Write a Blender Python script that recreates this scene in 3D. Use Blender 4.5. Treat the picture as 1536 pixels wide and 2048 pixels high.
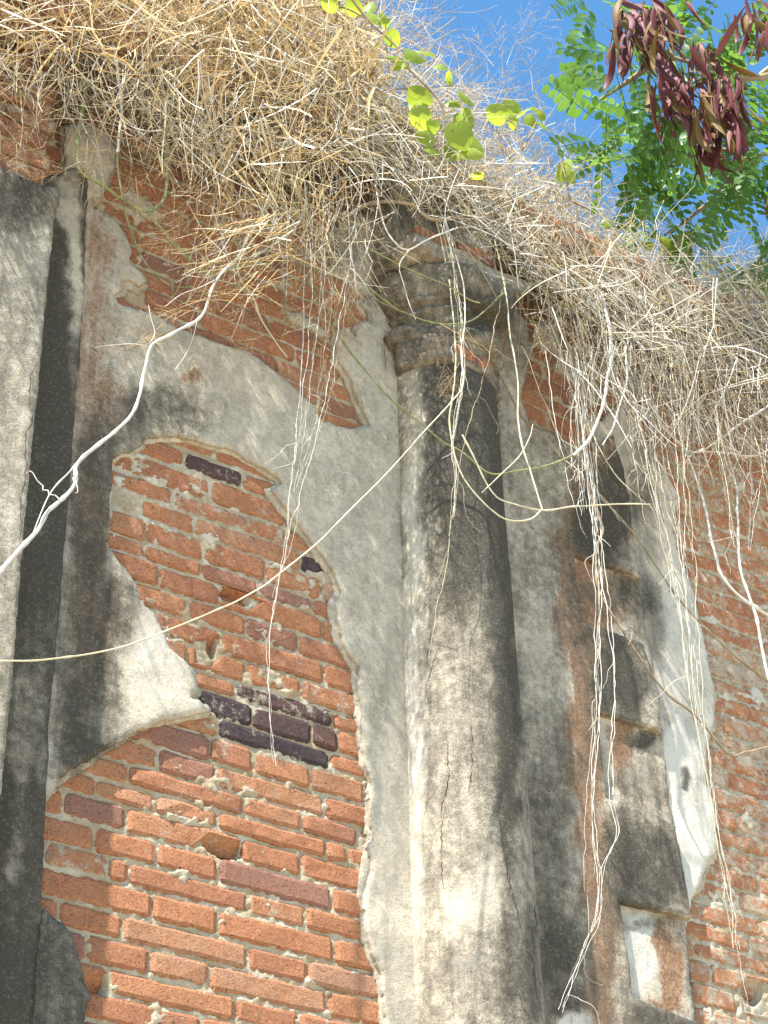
import bpy, math, random
import numpy as np
from mathutils import Vector, Matrix
from mathutils.geometry import delaunay_2d_cdt

SC = bpy.context.scene
for o in list(bpy.data.objects):
    bpy.data.objects.remove(o)

# ------------------------------------------------------------------ camera
D = 3.5            # metres from the eye to the brick face
EYE = 1.6          # eye height
F = 4197.985       # focal length in photograph pixels (1536 x 2048)
PXM = D * 1.22 / F      # metres per photograph pixel near the wall
RM = np.array([[0.84249873, -0.30228837, -0.44588971],
               [-0.53817847, -0.50866343, -0.67203083],
               [-0.02366069, 0.80615337, -0.59123339]])
cam_d = bpy.data.cameras.new('camera')
cam_d.sensor_fit = 'VERTICAL'
cam_d.sensor_height = 36.0
cam_d.lens = 36.0 * F / 2048.0
cam_d.clip_start = 0.05
cam_d.clip_end = 3000
cam = bpy.data.objects.new('camera', cam_d)
SC.collection.objects.link(cam)
M4 = Matrix([[*RM[0], 0.0], [*RM[1], -D], [*RM[2], EYE], [0, 0, 0, 1]])
cam.matrix_world = M4
SC.camera = cam

# ------------------------------------------------------------------ light
TO_SUN = Vector((-2.7, -1.1, 4.5)).normalized()
sun_d = bpy.data.lights.new('sun', 'SUN')
sun_d.energy = 5.0
sun_d.angle = math.radians(0.5)
sun_d.color = (1.0, 0.955, 0.87)
sun = bpy.data.objects.new('sun', sun_d)
SC.collection.objects.link(sun)
sun.rotation_euler = TO_SUN.to_track_quat('Z', 'Y').to_euler()
world = bpy.data.worlds.new('World')
SC.world = world
world.use_nodes = True
wn = world.node_tree
wn.nodes.clear()
wo = wn.nodes.new('ShaderNodeOutputWorld')
wb = wn.nodes.new('ShaderNodeBackground')
ws = wn.nodes.new('ShaderNodeTexSky')
ws.sky_type = 'NISHITA'
ws.sun_disc = False
ws.sun_elevation = math.asin(TO_SUN.z)
ws.sun_rotation = math.atan2(TO_SUN.x, TO_SUN.y)
ws.air_density = 1.0
ws.dust_density = 0.0
ws.ozone_density = 1.0
wb.inputs['Strength'].default_value = 0.10
wt = wn.nodes.new('ShaderNodeMix')
wt.data_type = 'RGBA'; wt.blend_type = 'MULTIPLY'; wt.inputs[0].default_value = 1.0
wt.inputs[7].default_value = (0.60, 1.00, 1.14, 1)
wn.links.new(ws.outputs[0], wt.inputs[6])
wn.links.new(wt.outputs[2], wb.inputs[0])
wn.links.new(wb.outputs[0], wo.inputs[0])
SC.view_settings.view_transform = 'Standard'
SC.view_settings.look = 'None'
SC.view_settings.gamma = 1.0
SC.view_settings.use_curve_mapping = False
SC.view_settings.exposure = 1.52

# ------------------------------------------------------------------ helpers
COL = SC.collection
rng = np.random.default_rng(7)
random.seed(7)


def P(px, py, d=0.0):
    """point seen at photograph pixel (px,py) lying d metres in front of the brick face"""
    r = RM @ np.array([px - 768.0, -(py - 1024.0), -F]) / F
    t = (D - d) / r[1]
    return np.array([r[0] * t, -d, EYE + r[2] * t])


def PR(px, py, dist):
    r = RM @ np.array([px - 768.0, -(py - 1024.0), -F]) / F
    r = r / np.linalg.norm(r)
    return np.array([0, -D, EYE]) + r * dist


def pix(p):
    """photograph pixels of world points (n,3)"""
    q = (np.asarray(p) - np.array([0, -D, EYE])) @ RM
    return 768 + F * q[:, 0] / -q[:, 2], 1024 - F * q[:, 1] / -q[:, 2]


def hsh(ix, iy, iz, s):
    h = (ix * 374761393 + iy * 668265263 + iz * 2147483647 + s * 974634777) & 0xffffffff
    h = ((h ^ (h >> 13)) * 1274126177) & 0xffffffff
    return ((h ^ (h >> 16)) & 0xffffff) / float(0xffffff)


def vnoise(x, y, z=0.0, s=0):
    x = np.asarray(x, float); y = np.asarray(y, float); z = np.zeros_like(x) + z
    ix = np.floor(x).astype(np.int64); iy = np.floor(y).astype(np.int64); iz = np.floor(z).astype(np.int64)
    fx = x - ix; fy = y - iy; fz = z - iz
    fx = fx * fx * (3 - 2 * fx); fy = fy * fy * (3 - 2 * fy); fz = fz * fz * (3 - 2 * fz)
    r = 0
    for a in (0, 1):
        for b in (0, 1):
            for c in (0, 1):
                r = r + hsh(ix + a, iy + b, iz + c, s) * (fx if a else 1 - fx) * (fy if b else 1 - fy) * (fz if c else 1 - fz)
    return r


def fbm(x, y, s=0, o=4):
    r = 0; a = 0.5; t = 0
    for i in range(o):
        r = r + a * vnoise(x * 2 ** i, y * 2 ** i, 0.0, s + i * 17); t += a; a *= 0.55
    return r / t


def inpoly(px, py, poly):
    px = np.asarray(px, float); py = np.asarray(py, float)
    res = np.zeros(px.shape, bool)
    n = len(poly)
    j = n - 1
    for i in range(n):
        xi, yi = poly[i]; xj, yj = poly[j]
        if yi != yj:
            c = ((yi > py) != (yj > py)) & (px < (xj - xi) * (py - yi) / (yj - yi) + xi)
            res ^= c
        j = i
    return res


def edge_dist(px, py, poly):
    px = np.asarray(px, float); py = np.asarray(py, float)
    best = np.full(px.shape, 1e9)
    n = len(poly)
    for i in range(n):
        ax, ay = poly[i]; bx, by = poly[(i + 1) % n]
        dx, dy = bx - ax, by - ay
        L = dx * dx + dy * dy + 1e-12
        t = np.clip(((px - ax) * dx + (py - ay) * dy) / L, 0, 1)
        best = np.minimum(best, (px - ax - t * dx) ** 2 + (py - ay - t * dy) ** 2)
    return np.sqrt(best)


def tag(o, label=None, cat=None, group=None, kind=None):
    if label: o['label'] = label
    if cat: o['category'] = cat
    if group: o['group'] = group
    if kind: o['kind'] = kind
    return o


def empty(name, loc=(0, 0, 0)):
    o = bpy.data.objects.new(name, None)
    o.location = loc
    o.empty_display_size = 0.1
    COL.objects.link(o)
    return o


def mesh_obj(name, verts, faces, mat, parent=None, smooth=True, origin=None, cols=None, loops=None):
    me = bpy.data.meshes.new(name)
    verts = np.asarray(verts, dtype=np.float32)
    if origin is not None:
        verts = verts - np.asarray(origin, dtype=np.float32)
    if isinstance(faces, np.ndarray):
        nf, k = faces.shape
        me.vertices.add(len(verts)); me.vertices.foreach_set('co', verts.ravel())
        me.loops.add(nf * k); me.loops.foreach_set('vertex_index', faces.astype(np.int32).ravel())
        me.polygons.add(nf)
        me.polygons.foreach_set('loop_start', np.arange(0, nf * k, k, dtype=np.int32))
        me.polygons.foreach_set('loop_total', np.full(nf, k, dtype=np.int32))
        me.update(calc_edges=True)
    else:
        me.from_pydata(verts.tolist(), [], faces)
        me.update()
    if smooth:
        me.polygons.foreach_set('use_smooth', np.ones(len(me.polygons), dtype=bool))
    if cols is not None:
        a = me.color_attributes.new('tone', 'FLOAT_COLOR', 'POINT')
        c = np.ones((len(verts), 4), dtype=np.float32)
        c[:, :cols.shape[1]] = cols
        a.data.foreach_set('color', c.ravel())
    me.materials.append(mat)
    o = bpy.data.objects.new(name, me)
    if origin is not None:
        o.location = tuple(float(v) for v in origin)
    if parent is not None:
        o.parent = parent
        pl = Vector(parent.location)
        pp = parent.parent
        while pp is not None:
            pl += Vector(pp.location); pp = pp.parent
        o.location = Vector(o.location) - pl
    COL.objects.link(o)
    return o


# ------------------------------------------------------------------ materials
def new_mat(name):
    m = bpy.data.materials.new(name)
    m.use_nodes = True
    nt = m.node_tree
    nt.nodes.clear()
    out = nt.nodes.new('ShaderNodeOutputMaterial')
    b = nt.nodes.new('ShaderNodeBsdfPrincipled')
    nt.links.new(b.outputs[0], out.inputs[0])
    return m, nt, b


class NT:
    def __init__(s, nt): s.nt = nt
    def link(s, a, b): s.nt.links.new(a, b)
    def coord(s, kind='Object'):
        if kind == 'world':
            return s.nt.nodes.new('ShaderNodeNewGeometry').outputs['Position']
        return s.nt.nodes.new('ShaderNodeTexCoord').outputs[kind]
    def scale(s, v, sc):
        n = s.nt.nodes.new('ShaderNodeVectorMath'); n.operation = 'MULTIPLY'
        s.link(v, n.inputs[0]); n.inputs[1].default_value = sc
        return n.outputs[0]
    def noise(s, v, scale, detail=4, rough=0.55, dist=0.0):
        n = s.nt.nodes.new('ShaderNodeTexNoise')
        n.inputs['Scale'].default_value = scale; n.inputs['Detail'].default_value = detail
        n.inputs['Roughness'].default_value = rough; n.inputs['Distortion'].default_value = dist
        s.link(v, n.inputs['Vector'])
        return n.outputs['Fac']
    def voro(s, v, scale, feat='F1', out='Distance'):
        n = s.nt.nodes.new('ShaderNodeTexVoronoi'); n.feature = feat
        n.inputs['Scale'].default_value = scale
        s.link(v, n.inputs['Vector'])
        return n.outputs[out]
    def math(s, op, a, b=None, clamp=False):
        n = s.nt.nodes.new('ShaderNodeMath'); n.operation = op; n.use_clamp = clamp
        for i, x in enumerate((a, b)):
            if x is None: continue
            if isinstance(x, (int, float)): n.inputs[i].default_value = x
            else: s.link(x, n.inputs[i])
        return n.outputs[0]
    def ss(s, x, lo, hi, a=0.0, b=1.0):
        n = s.nt.nodes.new('ShaderNodeMapRange'); n.interpolation_type = 'SMOOTHSTEP'
        n.inputs['From Min'].default_value = lo; n.inputs['From Max'].default_value = hi
        n.inputs['To Min'].default_value = a; n.inputs['To Max'].default_value = b
        s.link(x, n.inputs['Value'])
        return n.outputs['Result']
    def mix(s, f, a, b, mode='MIX'):
        n = s.nt.nodes.new('ShaderNodeMix'); n.data_type = 'RGBA'; n.blend_type = mode
        if isinstance(f, (int, float)): n.inputs[0].default_value = f
        else: s.link(f, n.inputs[0])
        for i, x in ((6, a), (7, b)):
            if isinstance(x, tuple): n.inputs[i].default_value = (*x, 1)
            else: s.link(x, n.inputs[i])
        return n.outputs[2]
    def attr(s, name='tone'):
        n = s.nt.nodes.new('ShaderNodeAttribute'); n.attribute_name = name
        sp = s.nt.nodes.new('ShaderNodeSeparateColor')
        s.link(n.outputs['Color'], sp.inputs[0])
        return n.outputs['Color'], sp.outputs[0], sp.outputs[1], sp.outputs[2]
    def bump(s, h, strength, dist, prev=None):
        n = s.nt.nodes.new('ShaderNodeBump')
        n.inputs['Strength'].default_value = strength; n.inputs['Distance'].default_value = dist
        s.link(h, n.inputs['Height'])
        if prev is not None: s.link(prev, n.inputs['Normal'])
        return n.outputs[0]


def plaster_material(name, base=(0.56, 0.495, 0.39), dark=(0.062, 0.055, 0.042), rust=(0.29, 0.13, 0.055), pale=(0.66, 0.62, 0.54)):
    m, nt, b = new_mat(name)
    k = NT(nt)
    w = k.coord('world')
    _, dk, rs, pl = k.attr()
    big = k.noise(w, 9, 5, 0.6, 0.3)
    med = k.noise(w, 45, 5, 0.65)
    fine = k.noise(w, 330, 3, 0.75)
    grain = k.noise(w, 800, 2, 0.8)
    streak = k.noise(k.scale(w, (60, 60, 6.0)), 1.0, 4, 0.6, 0.2)
    col = k.mix(k.ss(big, 0.35, 0.68), tuple(c * 0.80 for c in base), tuple(c * 1.10 for c in base))
    col = k.mix(k.ss(med, 0.42, 0.70, 0, 0.45), col, tuple(c * 0.62 for c in base))
    col = k.mix(k.ss(fine, 0.50, 0.68, 0, 0.5), col, tuple(c * 0.45 for c in base))
    mid = k.noise(w, 135, 4, 0.7)
    col = k.mix(k.ss(mid, 0.48, 0.64, 0, 0.42), col, tuple(c * 0.52 for c in base))
    # pale
    f = k.math('ADD', pl, k.math('MULTIPLY', k.math('SUBTRACT', med, 0.5), 1.8))
    f = k.math('ADD', f, k.math('MULTIPLY', k.math('SUBTRACT', fine, 0.5), 1.5))
    col = k.mix(k.ss(f, 0.28, 0.78), col, pale)
    # rust
    f = k.math('ADD', rs, k.math('MULTIPLY', k.math('SUBTRACT', streak, 0.5), 0.9))
    f = k.math('ADD', f, k.math('MULTIPLY', k.math('SUBTRACT', fine, 0.5), 0.8))
    f = k.math('ADD', f, k.math('MULTIPLY', k.math('SUBTRACT', med, 0.5), 0.5))
    col = k.mix(k.ss(f, 0.25, 1.05, 0, 0.85), col, rust)
    col = k.mix(k.math('MULTIPLY', k.ss(f, 0.5, 1.0, 0, 0.6), k.ss(mid, .48, .6)), col, (0.10, 0.055, 0.03))
    # lichen, and the shade painted in with it
    f = k.math('ADD', dk, k.math('MULTIPLY', k.math('SUBTRACT', streak, 0.5), 0.45))
    f = k.math('ADD', f, k.math('MULTIPLY', k.math('SUBTRACT', med, 0.5), 0.9))
    f = k.math('ADD', f, k.math('MULTIPLY', k.math('SUBTRACT', fine, 0.5), 0.95))
    f = k.math('ADD', f, k.math('MULTIPLY', k.math('SUBTRACT', grain, 0.5), 0.5))
    col = k.mix(k.ss(f, 0.0, 0.75, 0, 0.6), col, (0.20, 0.165, 0.12))
    col = k.mix(k.ss(f, 0.2, 1.1, 0, 0.98), col, dark)
    col = k.mix(k.ss(mid, 0.36, 0.46, 0.13, 0), col, (0.60, 0.54, 0.44))
    # sand grains and pits
    pits = k.voro(w, 150)
    pm = k.noise(w, 60, 2)
    pitf = k.math('MULTIPLY', k.ss(pits, 0.10, 0.22, 1, 0), k.ss(pm, 0.55, 0.68))
    col = k.mix(k.math('MULTIPLY', pitf, 0.75), col, tuple(c * 0.22 for c in base))
    col = k.mix(k.ss(grain, 0.58, 0.74, 0, 0.26), col, (0.70, 0.67, 0.60))
    k.link(col, b.inputs['Base Color'])
    b.inputs['Roughness'].default_value = 0.93
    b.inputs['Specular IOR Level'].default_value = 0.15
    n1 = k.bump(med, 0.6, 0.006)
    n1 = k.bump(mid, 0.7, 0.004, n1)
    n2 = k.bump(fine, 0.8, 0.003, n1)
    n3 = k.bump(pitf, 0.6, -0.003, n2)
    k.link(n3, b.inputs['Normal'])
    return m


MAT_PL = plaster_material('weathered_plaster')


def brick_material(name, cols, dark=False):
    m, nt, b = new_mat(name)
    k = NT(nt)
    w = k.coord('world')
    _, rnd, lime, darken = k.attr()
    big = k.noise(w, 14, 4, 0.6, 0.4)
    med = k.noise(w, 60, 5, 0.65)
    fine = k.noise(w, 260, 4, 0.7)
    ramp = nt.nodes.new('ShaderNodeValToRGB')
    e = ramp.color_ramp.elements
    e[0].position = 0.0; e[0].color = (*cols[0], 1)
    e[1].position = 1.0; e[1].color = (*cols[-1], 1)
    for i, c in enumerate(cols[1:-1]):
        q = e.new((i + 1) / (len(cols) - 1)); q.color = (*c, 1)
    f = k.math('ADD', rnd, k.math('MULTIPLY', k.math('SUBTRACT', big, 0.5), 0.5))
    k.link(f, ramp.inputs[0])
    col = ramp.outputs[0]
    col = k.mix(k.ss(med, 0.40, 0.75, 0, 0.4), col, (0.36, 0.13, 0.07) if not dark else (0.03, 0.025, 0.028))
    col = k.mix(k.ss(fine, 0.52, 0.8, 0, 0.4), col, (0.62, 0.33, 0.20) if not dark else (0.20, 0.14, 0.10))
    mid = k.noise(w, 130, 4, 0.7)
    col = k.mix(k.ss(mid, 0.50, 0.66, 0, 0.45), col, (0.34, 0.13, 0.07) if not dark else (0.03, 0.025, 0.028))
    col = k.mix(k.ss(mid, 0.34, 0.44, 0.35, 0), col, (0.60, 0.36, 0.24) if not dark else (0.2, 0.15, 0.12))
    # dirt patches plus the general darkening
    f = k.math('ADD', darken, k.math('MULTIPLY', k.math('SUBTRACT', med, 0.5), 1.2))
    f = k.math('ADD', f, k.math('MULTIPLY', k.math('SUBTRACT', fine, 0.5), 0.9))
    col = k.mix(k.ss(f, 0.3, 0.95, 0, 0.85), col, (0.10, 0.075, 0.05))
    # lime residue
    f = k.math('ADD', lime, k.math('MULTIPLY', k.math('SUBTRACT', med, 0.5), 1.5))
    f = k.math('ADD', f, k.math('MULTIPLY', k.math('SUBTRACT', k.noise(w, 22, 3), 0.5), 1.3))
    f = k.math('ADD', f, k.math('MULTIPLY', k.math('SUBTRACT', fine, 0.5), 0.8))
    col = k.mix(k.ss(f, 0.45, 0.8, 0, 0.9), col, (0.62, 0.53, 0.40))
    # holes
    pits = k.voro(k.scale(w, (1, 1, 1.7)), 62)
    pitf = k.math('MULTIPLY', k.ss(pits, 0.08, 0.18, 1, 0), k.ss(k.noise(w, 30, 1), 0.47, 0.55))
    col = k.mix(k.math('MULTIPLY', pitf, 0.7), col, (0.09, 0.03, 0.015))
    k.link(col, b.inputs['Base Color'])
    b.inputs['Roughness'].default_value = 0.95
    b.inputs['Specular IOR Level'].default_value = 0.1
    n0 = k.bump(k.noise(w, 24, 4, 0.6, 1.2), 0.7, 0.012)
    n1 = k.bump(med, 0.9, 0.009, n0)
    n1 = k.bump(mid, 0.9, 0.006, n1)
    n2 = k.bump(fine, 0.8, 0.004, n1)
    n3 = k.bump(pitf, 0.8, -0.005, n2)
    k.link(n3, b.inputs['Normal'])
    return m


MAT_BR = brick_material('terracotta_brick', [(0.40, 0.215, 0.16), (0.51, 0.235, 0.135), (0.58, 0.26, 0.135), (0.60, 0.295, 0.16), (0.54, 0.33, 0.225)])
MAT_BD = brick_material('burnt_brick', [(0.085, 0.065, 0.072), (0.12, 0.085, 0.088), (0.20, 0.11, 0.09), (0.34, 0.16, 0.10)], True)


def mortar_material():
    m, nt, b = new_mat('lime_mortar')
    k = NT(nt)
    w = k.coord('world')
    _, a1, a2, a3 = k.attr()
    big = k.noise(w, 11, 4)
    med = k.noise(w, 60, 5, 0.7)
    fine = k.noise(w, 300, 3, 0.75)
    col = k.mix(k.ss(big, 0.4, 0.65), (0.46, 0.36, 0.23), (0.60, 0.53, 0.40))
    col = k.mix(k.ss(med, 0.5, 0.72, 0, 0.5), col, (0.60, 0.53, 0.41))
    col = k.mix(k.ss(fine, 0.5, 0.75, 0, 0.35), col, (0.26, 0.18, 0.11))
    f = k.math('ADD', a2, k.math('MULTIPLY', k.math('SUBTRACT', med, 0.5), 1.2))
    col = k.mix(k.ss(f, 0.4, 0.9, 0, 0.8), col, (0.72, 0.68, 0.58))
    f = k.math('ADD', a3, k.math('MULTIPLY', k.math('SUBTRACT', fine, 0.5), 1.0))
    col = k.mix(k.ss(f, 0.35, 0.9, 0, 0.8), col, (0.12, 0.08, 0.05))
    k.link(col, b.inputs['Base Color'])
    b.inputs['Roughness'].default_value = 0.97
    b.inputs['Specular IOR Level'].default_value = 0.1
    n1 = k.bump(med, 0.9, 0.010)
    n2 = k.bump(fine, 0.9, 0.005, n1)
    k.link(n2, b.inputs['Normal'])
    return m


MAT_MO = mortar_material()


def stem_material(name, cols, mot=(0.75, 0.72, 0.66), mfac=0.5, rough=0.7, sc=60, trans=0.0):
    m, nt, b = new_mat(name)
    k = NT(nt)
    w = k.coord('world')
    c0, r, g, bl = k.attr()
    col = k.mix(r, cols[0], cols[1])
    col = k.mix(k.ss(k.noise(w, sc * .5, 3, 0.7), 0.5, 0.62, 0, 0.55), col, tuple(c * 0.5 for c in cols[0]))
    col = k.mix(k.ss(k.noise(w, sc, 4, 0.7), 0.45, 0.65, 0, mfac), col, mot)
    col = k.mix(k.ss(k.noise(w, sc * 3, 3, 0.7), 0.6, 0.75, 0, 0.45), col, tuple(c * 0.4 for c in cols[0]))
    k.link(col, b.inputs['Base Color'])
    b.inputs['Roughness'].default_value = rough
    b.inputs['Specular IOR Level'].default_value = 0.25
    k.link(k.bump(k.noise(w, sc * 2, 3), 0.4, 0.002), b.inputs['Normal'])
    return m


MAT_PALE = stem_material('pale_dry_stem', [(0.48, 0.43, 0.36), (0.66, 0.62, 0.55)])
MAT_GREEN = stem_material('green_live_stem', [(0.14, 0.17, 0.05), (0.24, 0.26, 0.11)], mot=(0.38, 0.38, 0.26), mfac=0.6)
MAT_BARK = stem_material('brown_bark', [(0.20, 0.14, 0.085), (0.33, 0.25, 0.16)], mot=(0.45, 0.40, 0.30), mfac=0.5)
MAT_YEL = stem_material('yellow_tendril', [(0.50, 0.45, 0.27), (0.62, 0.58, 0.42)], mfac=0.35)


def grass_material():
    m, nt, b = new_mat('dry_grass')
    k = NT(nt)
    c0, r, g, bl = k.attr()
    k.link(c0, b.inputs['Base Color'])
    b.inputs['Roughness'].default_value = 0.6
    b.inputs['Specular IOR Level'].default_value = 0.3
    tr = nt.nodes.new('ShaderNodeBsdfTranslucent')
    k.link(c0, tr.inputs[0])
    mx = nt.nodes.new('ShaderNodeMixShader')
    mx.inputs[0].default_value = 0.22
    out = [n for n in nt.nodes if n.type == 'OUTPUT_MATERIAL'][0]
    k.link(b.outputs[0], mx.inputs[1]); k.link(tr.outputs[0], mx.inputs[2]); k.link(mx.outputs[0], out.inputs[0])
    return m


MAT_GR = grass_material()


def leaf_material(name, ca, cb, trans=0.45, tcol=None, rough=0.45):
    m, nt, b = new_mat(name)
    k = NT(nt)
    oi = nt.nodes.new('ShaderNodeObjectInfo')
    w = k.coord('world')
    f = k.math('ADD', k.math('MULTIPLY', oi.outputs['Random'], 0.6), k.math('MULTIPLY', k.noise(w, 25, 3), 0.4))
    col = k.mix(f, ca, cb)
    col = k.mix(k.ss(k.noise(w, 120, 3), 0.6, 0.75, 0, 0.3), col, tuple(c * 0.5 for c in ca))
    k.link(col, b.inputs['Base Color'])
    b.inputs['Roughness'].default_value = rough
    b.inputs['Specular IOR Level'].default_value = 0.35
    tr = nt.nodes.new('ShaderNodeBsdfTranslucent')
    if tcol: tr.inputs[0].default_value = (*tcol, 1)
    else: k.link(col, tr.inputs[0])
    mx = nt.nodes.new('ShaderNodeMixShader'); mx.inputs[0].default_value = trans
    out = [n for n in nt.nodes if n.type == 'OUTPUT_MATERIAL'][0]
    k.link(b.outputs[0], mx.inputs[1]); k.link(tr.outputs[0], mx.inputs[2]); k.link(mx.outputs[0], out.inputs[0])
    return m


MAT_LEAF = leaf_material('tree_leaflet', (0.045, 0.11, 0.025), (0.10, 0.20, 0.045), 0.42, (0.20, 0.37, 0.05))
def add_veins(m):
    nt = m.node_tree; k = NT(nt)
    sp = nt.nodes.new('ShaderNodeSeparateXYZ'); k.link(k.coord('Object'), sp.inputs[0])
    ax = k.math('ABSOLUTE', sp.outputs[0])
    a = k.math('ABSOLUTE', k.math('SINE', k.math('MULTIPLY', k.math('SUBTRACT', sp.outputs[1], k.math('MULTIPLY', ax, 0.8)), 19.0)))
    v = k.math('MAXIMUM', k.ss(a, 0.0, 0.16, 1, 0), k.ss(ax, 0.0, 0.022, 1, 0))
    sp2 = k.ss(k.noise(k.coord('world'), 70, 4, .7), .62, .7)
    for n in list(nt.nodes):
        if n.type == 'BSDF_PRINCIPLED':
            src = n.inputs['Base Color'].links[0].from_socket
            c = k.mix(k.math('MULTIPLY', v, 0.55), src, (0.42, 0.48, 0.16))
            c = k.mix(sp2, c, (0.22, 0.13, 0.04))
            k.link(c, n.inputs['Base Color'])
        if n.type == 'BSDF_TRANSLUCENT':
            c = k.mix(k.math('MULTIPLY', v, 0.6), (0.50, 0.62, 0.06), (0.24, 0.34, 0.03))
            c = k.mix(sp2, c, (0.25, 0.13, 0.02))
            k.link(c, n.inputs[0])


MAT_VLEAF = leaf_material('vine_leaf', (0.18, 0.28, 0.04), (0.36, 0.43, 0.07), 0.55, (0.42, 0.55, 0.05))
MAT_POD_SHADE = leaf_material('seed_pod_shaded', (0.16, 0.13, 0.03), (0.26, 0.13, 0.06), 0.35, (0.34, 0.26, 0.04), 0.6)  # green-brown tone paints some pods as if in shade
add_veins(MAT_VLEAF)
MAT_POD = leaf_material('seed_pod', (0.10, 0.026, 0.034), (0.24, 0.075, 0.08), 0.25, (0.30, 0.16, 0.03), 0.6)

# ------------------------------------------------------------------ outlines read off the photograph (pixels)
STRIP_EDGE = [(172, 443), (168, 612), (163, 680), (149, 850), (133, 1050), (120, 1230), (111, 1334), (101, 1412), (96, 1540), (90, 1650), (82, 1823), (66, 1995), (56, 2110)]
PATCH1 = [(776, 2110), (768, 2000), (762, 1940), (745, 1905), (738, 1880), (733, 1860), (731, 1800), (728, 1790), (738, 1760), (742, 1740), (741, 1715), (738, 1690), (746, 1680), (743, 1650), (740, 1620), (748, 1562), (735, 1530), (727, 1500), (724, 1450), (722, 1411), (716, 1366), (718, 1335), (699, 1306), (686, 1280), (678, 1244), (673, 1205), (686, 1181), (673, 1150), (647, 1111), (616, 1069), (584, 1028), (570, 1011), (546, 977), (567, 966), (559, 954), (533, 935), (499, 917), (460, 894), (424, 889), (382, 876), (356, 873), (320, 873), (296, 876), (275, 889), (262, 902), (249, 902), (226, 917), (223, 938), (223, 977), (221, 1016), (219, 1058), (212, 1079), (223, 1100), (236, 1118), (260, 1144), (268, 1167), (278, 1199), (289, 1209), (312, 1230), (325, 1256), (343, 1295), (369, 1318), (387, 1339), (394, 1378), (385, 1394), (396, 1398), (418, 1415), (416, 1422), (379, 1429), (340, 1439), (309, 1446), (275, 1457), (247, 1477), (220, 1493), (184, 1513), (148, 1532), (119, 1560), (101, 1581), (93, 1594)]
UPPER = [(130, 250), (180, 246), (215, 262), (235, 300), (225, 345), (207, 386), (187, 410), (187, 417), (215, 425), (240, 448), (252, 466), (264, 495), (258, 520), (289, 548), (295, 560), (281, 571), (260, 558), (248, 560), (246, 577), (230, 589), (238, 605), (260, 612), (306, 624), (357, 654), (396, 668), (431, 683), (480, 700), (500, 706), (529, 726), (558, 747), (589, 773), (624, 808), (646, 843), (660, 841), (675, 851), (705, 858), (742, 849), (734, 830), (722, 808), (710, 779), (701, 753), (691, 734), (679, 718), (675, 695), (671, 675), (683, 656), (701, 654), (710, 676), (714, 656), (738, 636), (738, 625), (724, 605), (732, 591), (718, 574), (705, 558), (682, 540), (668, 505), (672, 470), (690, 425)]
FRAG = [(84, 1822), (90, 1816), (109, 1835), (125, 1845), (139, 1865), (150, 1888), (162, 1921), (168, 1960), (183, 1996), (172, 2023), (169, 2048), (166, 2110), (20, 2110), (40, 1900)]
PIER = [(117, 378), (107, 470), (98, 544), (84, 700), (70, 837), (49, 1061), (25, 1354), (12, 1500), (-10, 1700), (-52, 2110), (-900, 1900), (-900, 0), (-300, 200), (0, 329), (20, 339), (49, 355), (64, 362), (84, 370), (109, 372)]
QUOIN = [(1412, 2110), (1402, 2046), (1268, 1993), (1255, 1900), (1241, 1802), (1385, 1836), (1370, 1745), (1352, 1652), (1310, 1628), (1262, 1608), (1214, 1597), (1204, 1510), (1195, 1423), (1324, 1463), (1321, 1390), (1304, 1338), (1288, 1286), (1225, 1262), (1165, 1243), (1158, 1180), (1150, 1108), (1279, 1153), (1271, 1090), (1262, 1010), (1246, 930), (1228, 868), (1206, 878), (1190, 905), (1150, 888), (1105, 862), (1062, 850), (1042, 790), (1066, 700), (1052, 640), (1010, 590), (900, 500), (850, 500), (990, 2110)]
PANEL = [(1200, 2110), (1398, 2110), (1392, 2030), (1372, 1850), (1368, 1750), (1340, 1600), (1326, 1456), (1284, 1200), (1262, 1010), (1120, 1000), (1150, 1500)]
WHITE = [(1240, 812), (1262, 830), (1300, 880), (1340, 960), (1364, 1000), (1352, 1018), (1348, 1060), (1362, 1120), (1385, 1170), (1400, 1230), (1415, 1310), (1430, 1380), (1428, 1450), (1412, 1510), (1412, 1560), (1430, 1610), (1438, 1695), (1418, 1720), (1402, 1770), (1386, 1795), (1374, 1850), (1300, 1850), (1240, 1500), (1190, 1000), (1195, 850)]


def to_wall(poly, d):
    return [(P(x, y, d)[0], P(x, y, d)[2]) for x, y in poly]


def roughen(poly, step, amp, seed):
    out = []
    n = len(poly)
    s = 0
    for i in range(n):
        a = np.array(poly[i]); b = np.array(poly[(i + 1) % n])
        L = np.linalg.norm(b - a)
        if L < 1e-6: continue
        st = step if L < 0.6 else 0.03
        k = max(1, int(L / st))
        nx = np.array([-(b - a)[1], (b - a)[0]]) / L
        for j in range(k):
            p = a + (b - a) * j / k
            t = s + L * j / k
            o = (float(vnoise(t / 0.022, seed * 3.1, 0, seed)) - .5) * 2 + (float(vnoise(t / 0.009, seed * 1.7, 0, seed + 5)) - .5) * 1.0 + (float(vnoise(t / 0.0045, seed * 2.7, 0, seed + 6)) - .5) * 0.6
            q_ = float(vnoise(t / 0.035, seed * 4.3, 0, seed + 8)); o += (1.3 if q_ > .68 else 0) - (1.1 if q_ < .28 else 0)
            p = p + nx * amp * o
            out.append((float(p[0]), float(p[1])))
        s += L
    return out


# --- weathering colour plus some painted light and shade, patch by patch (pixel x, y, radius x, radius y, channel, amount)
STAIN_SHADE = {}


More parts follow.
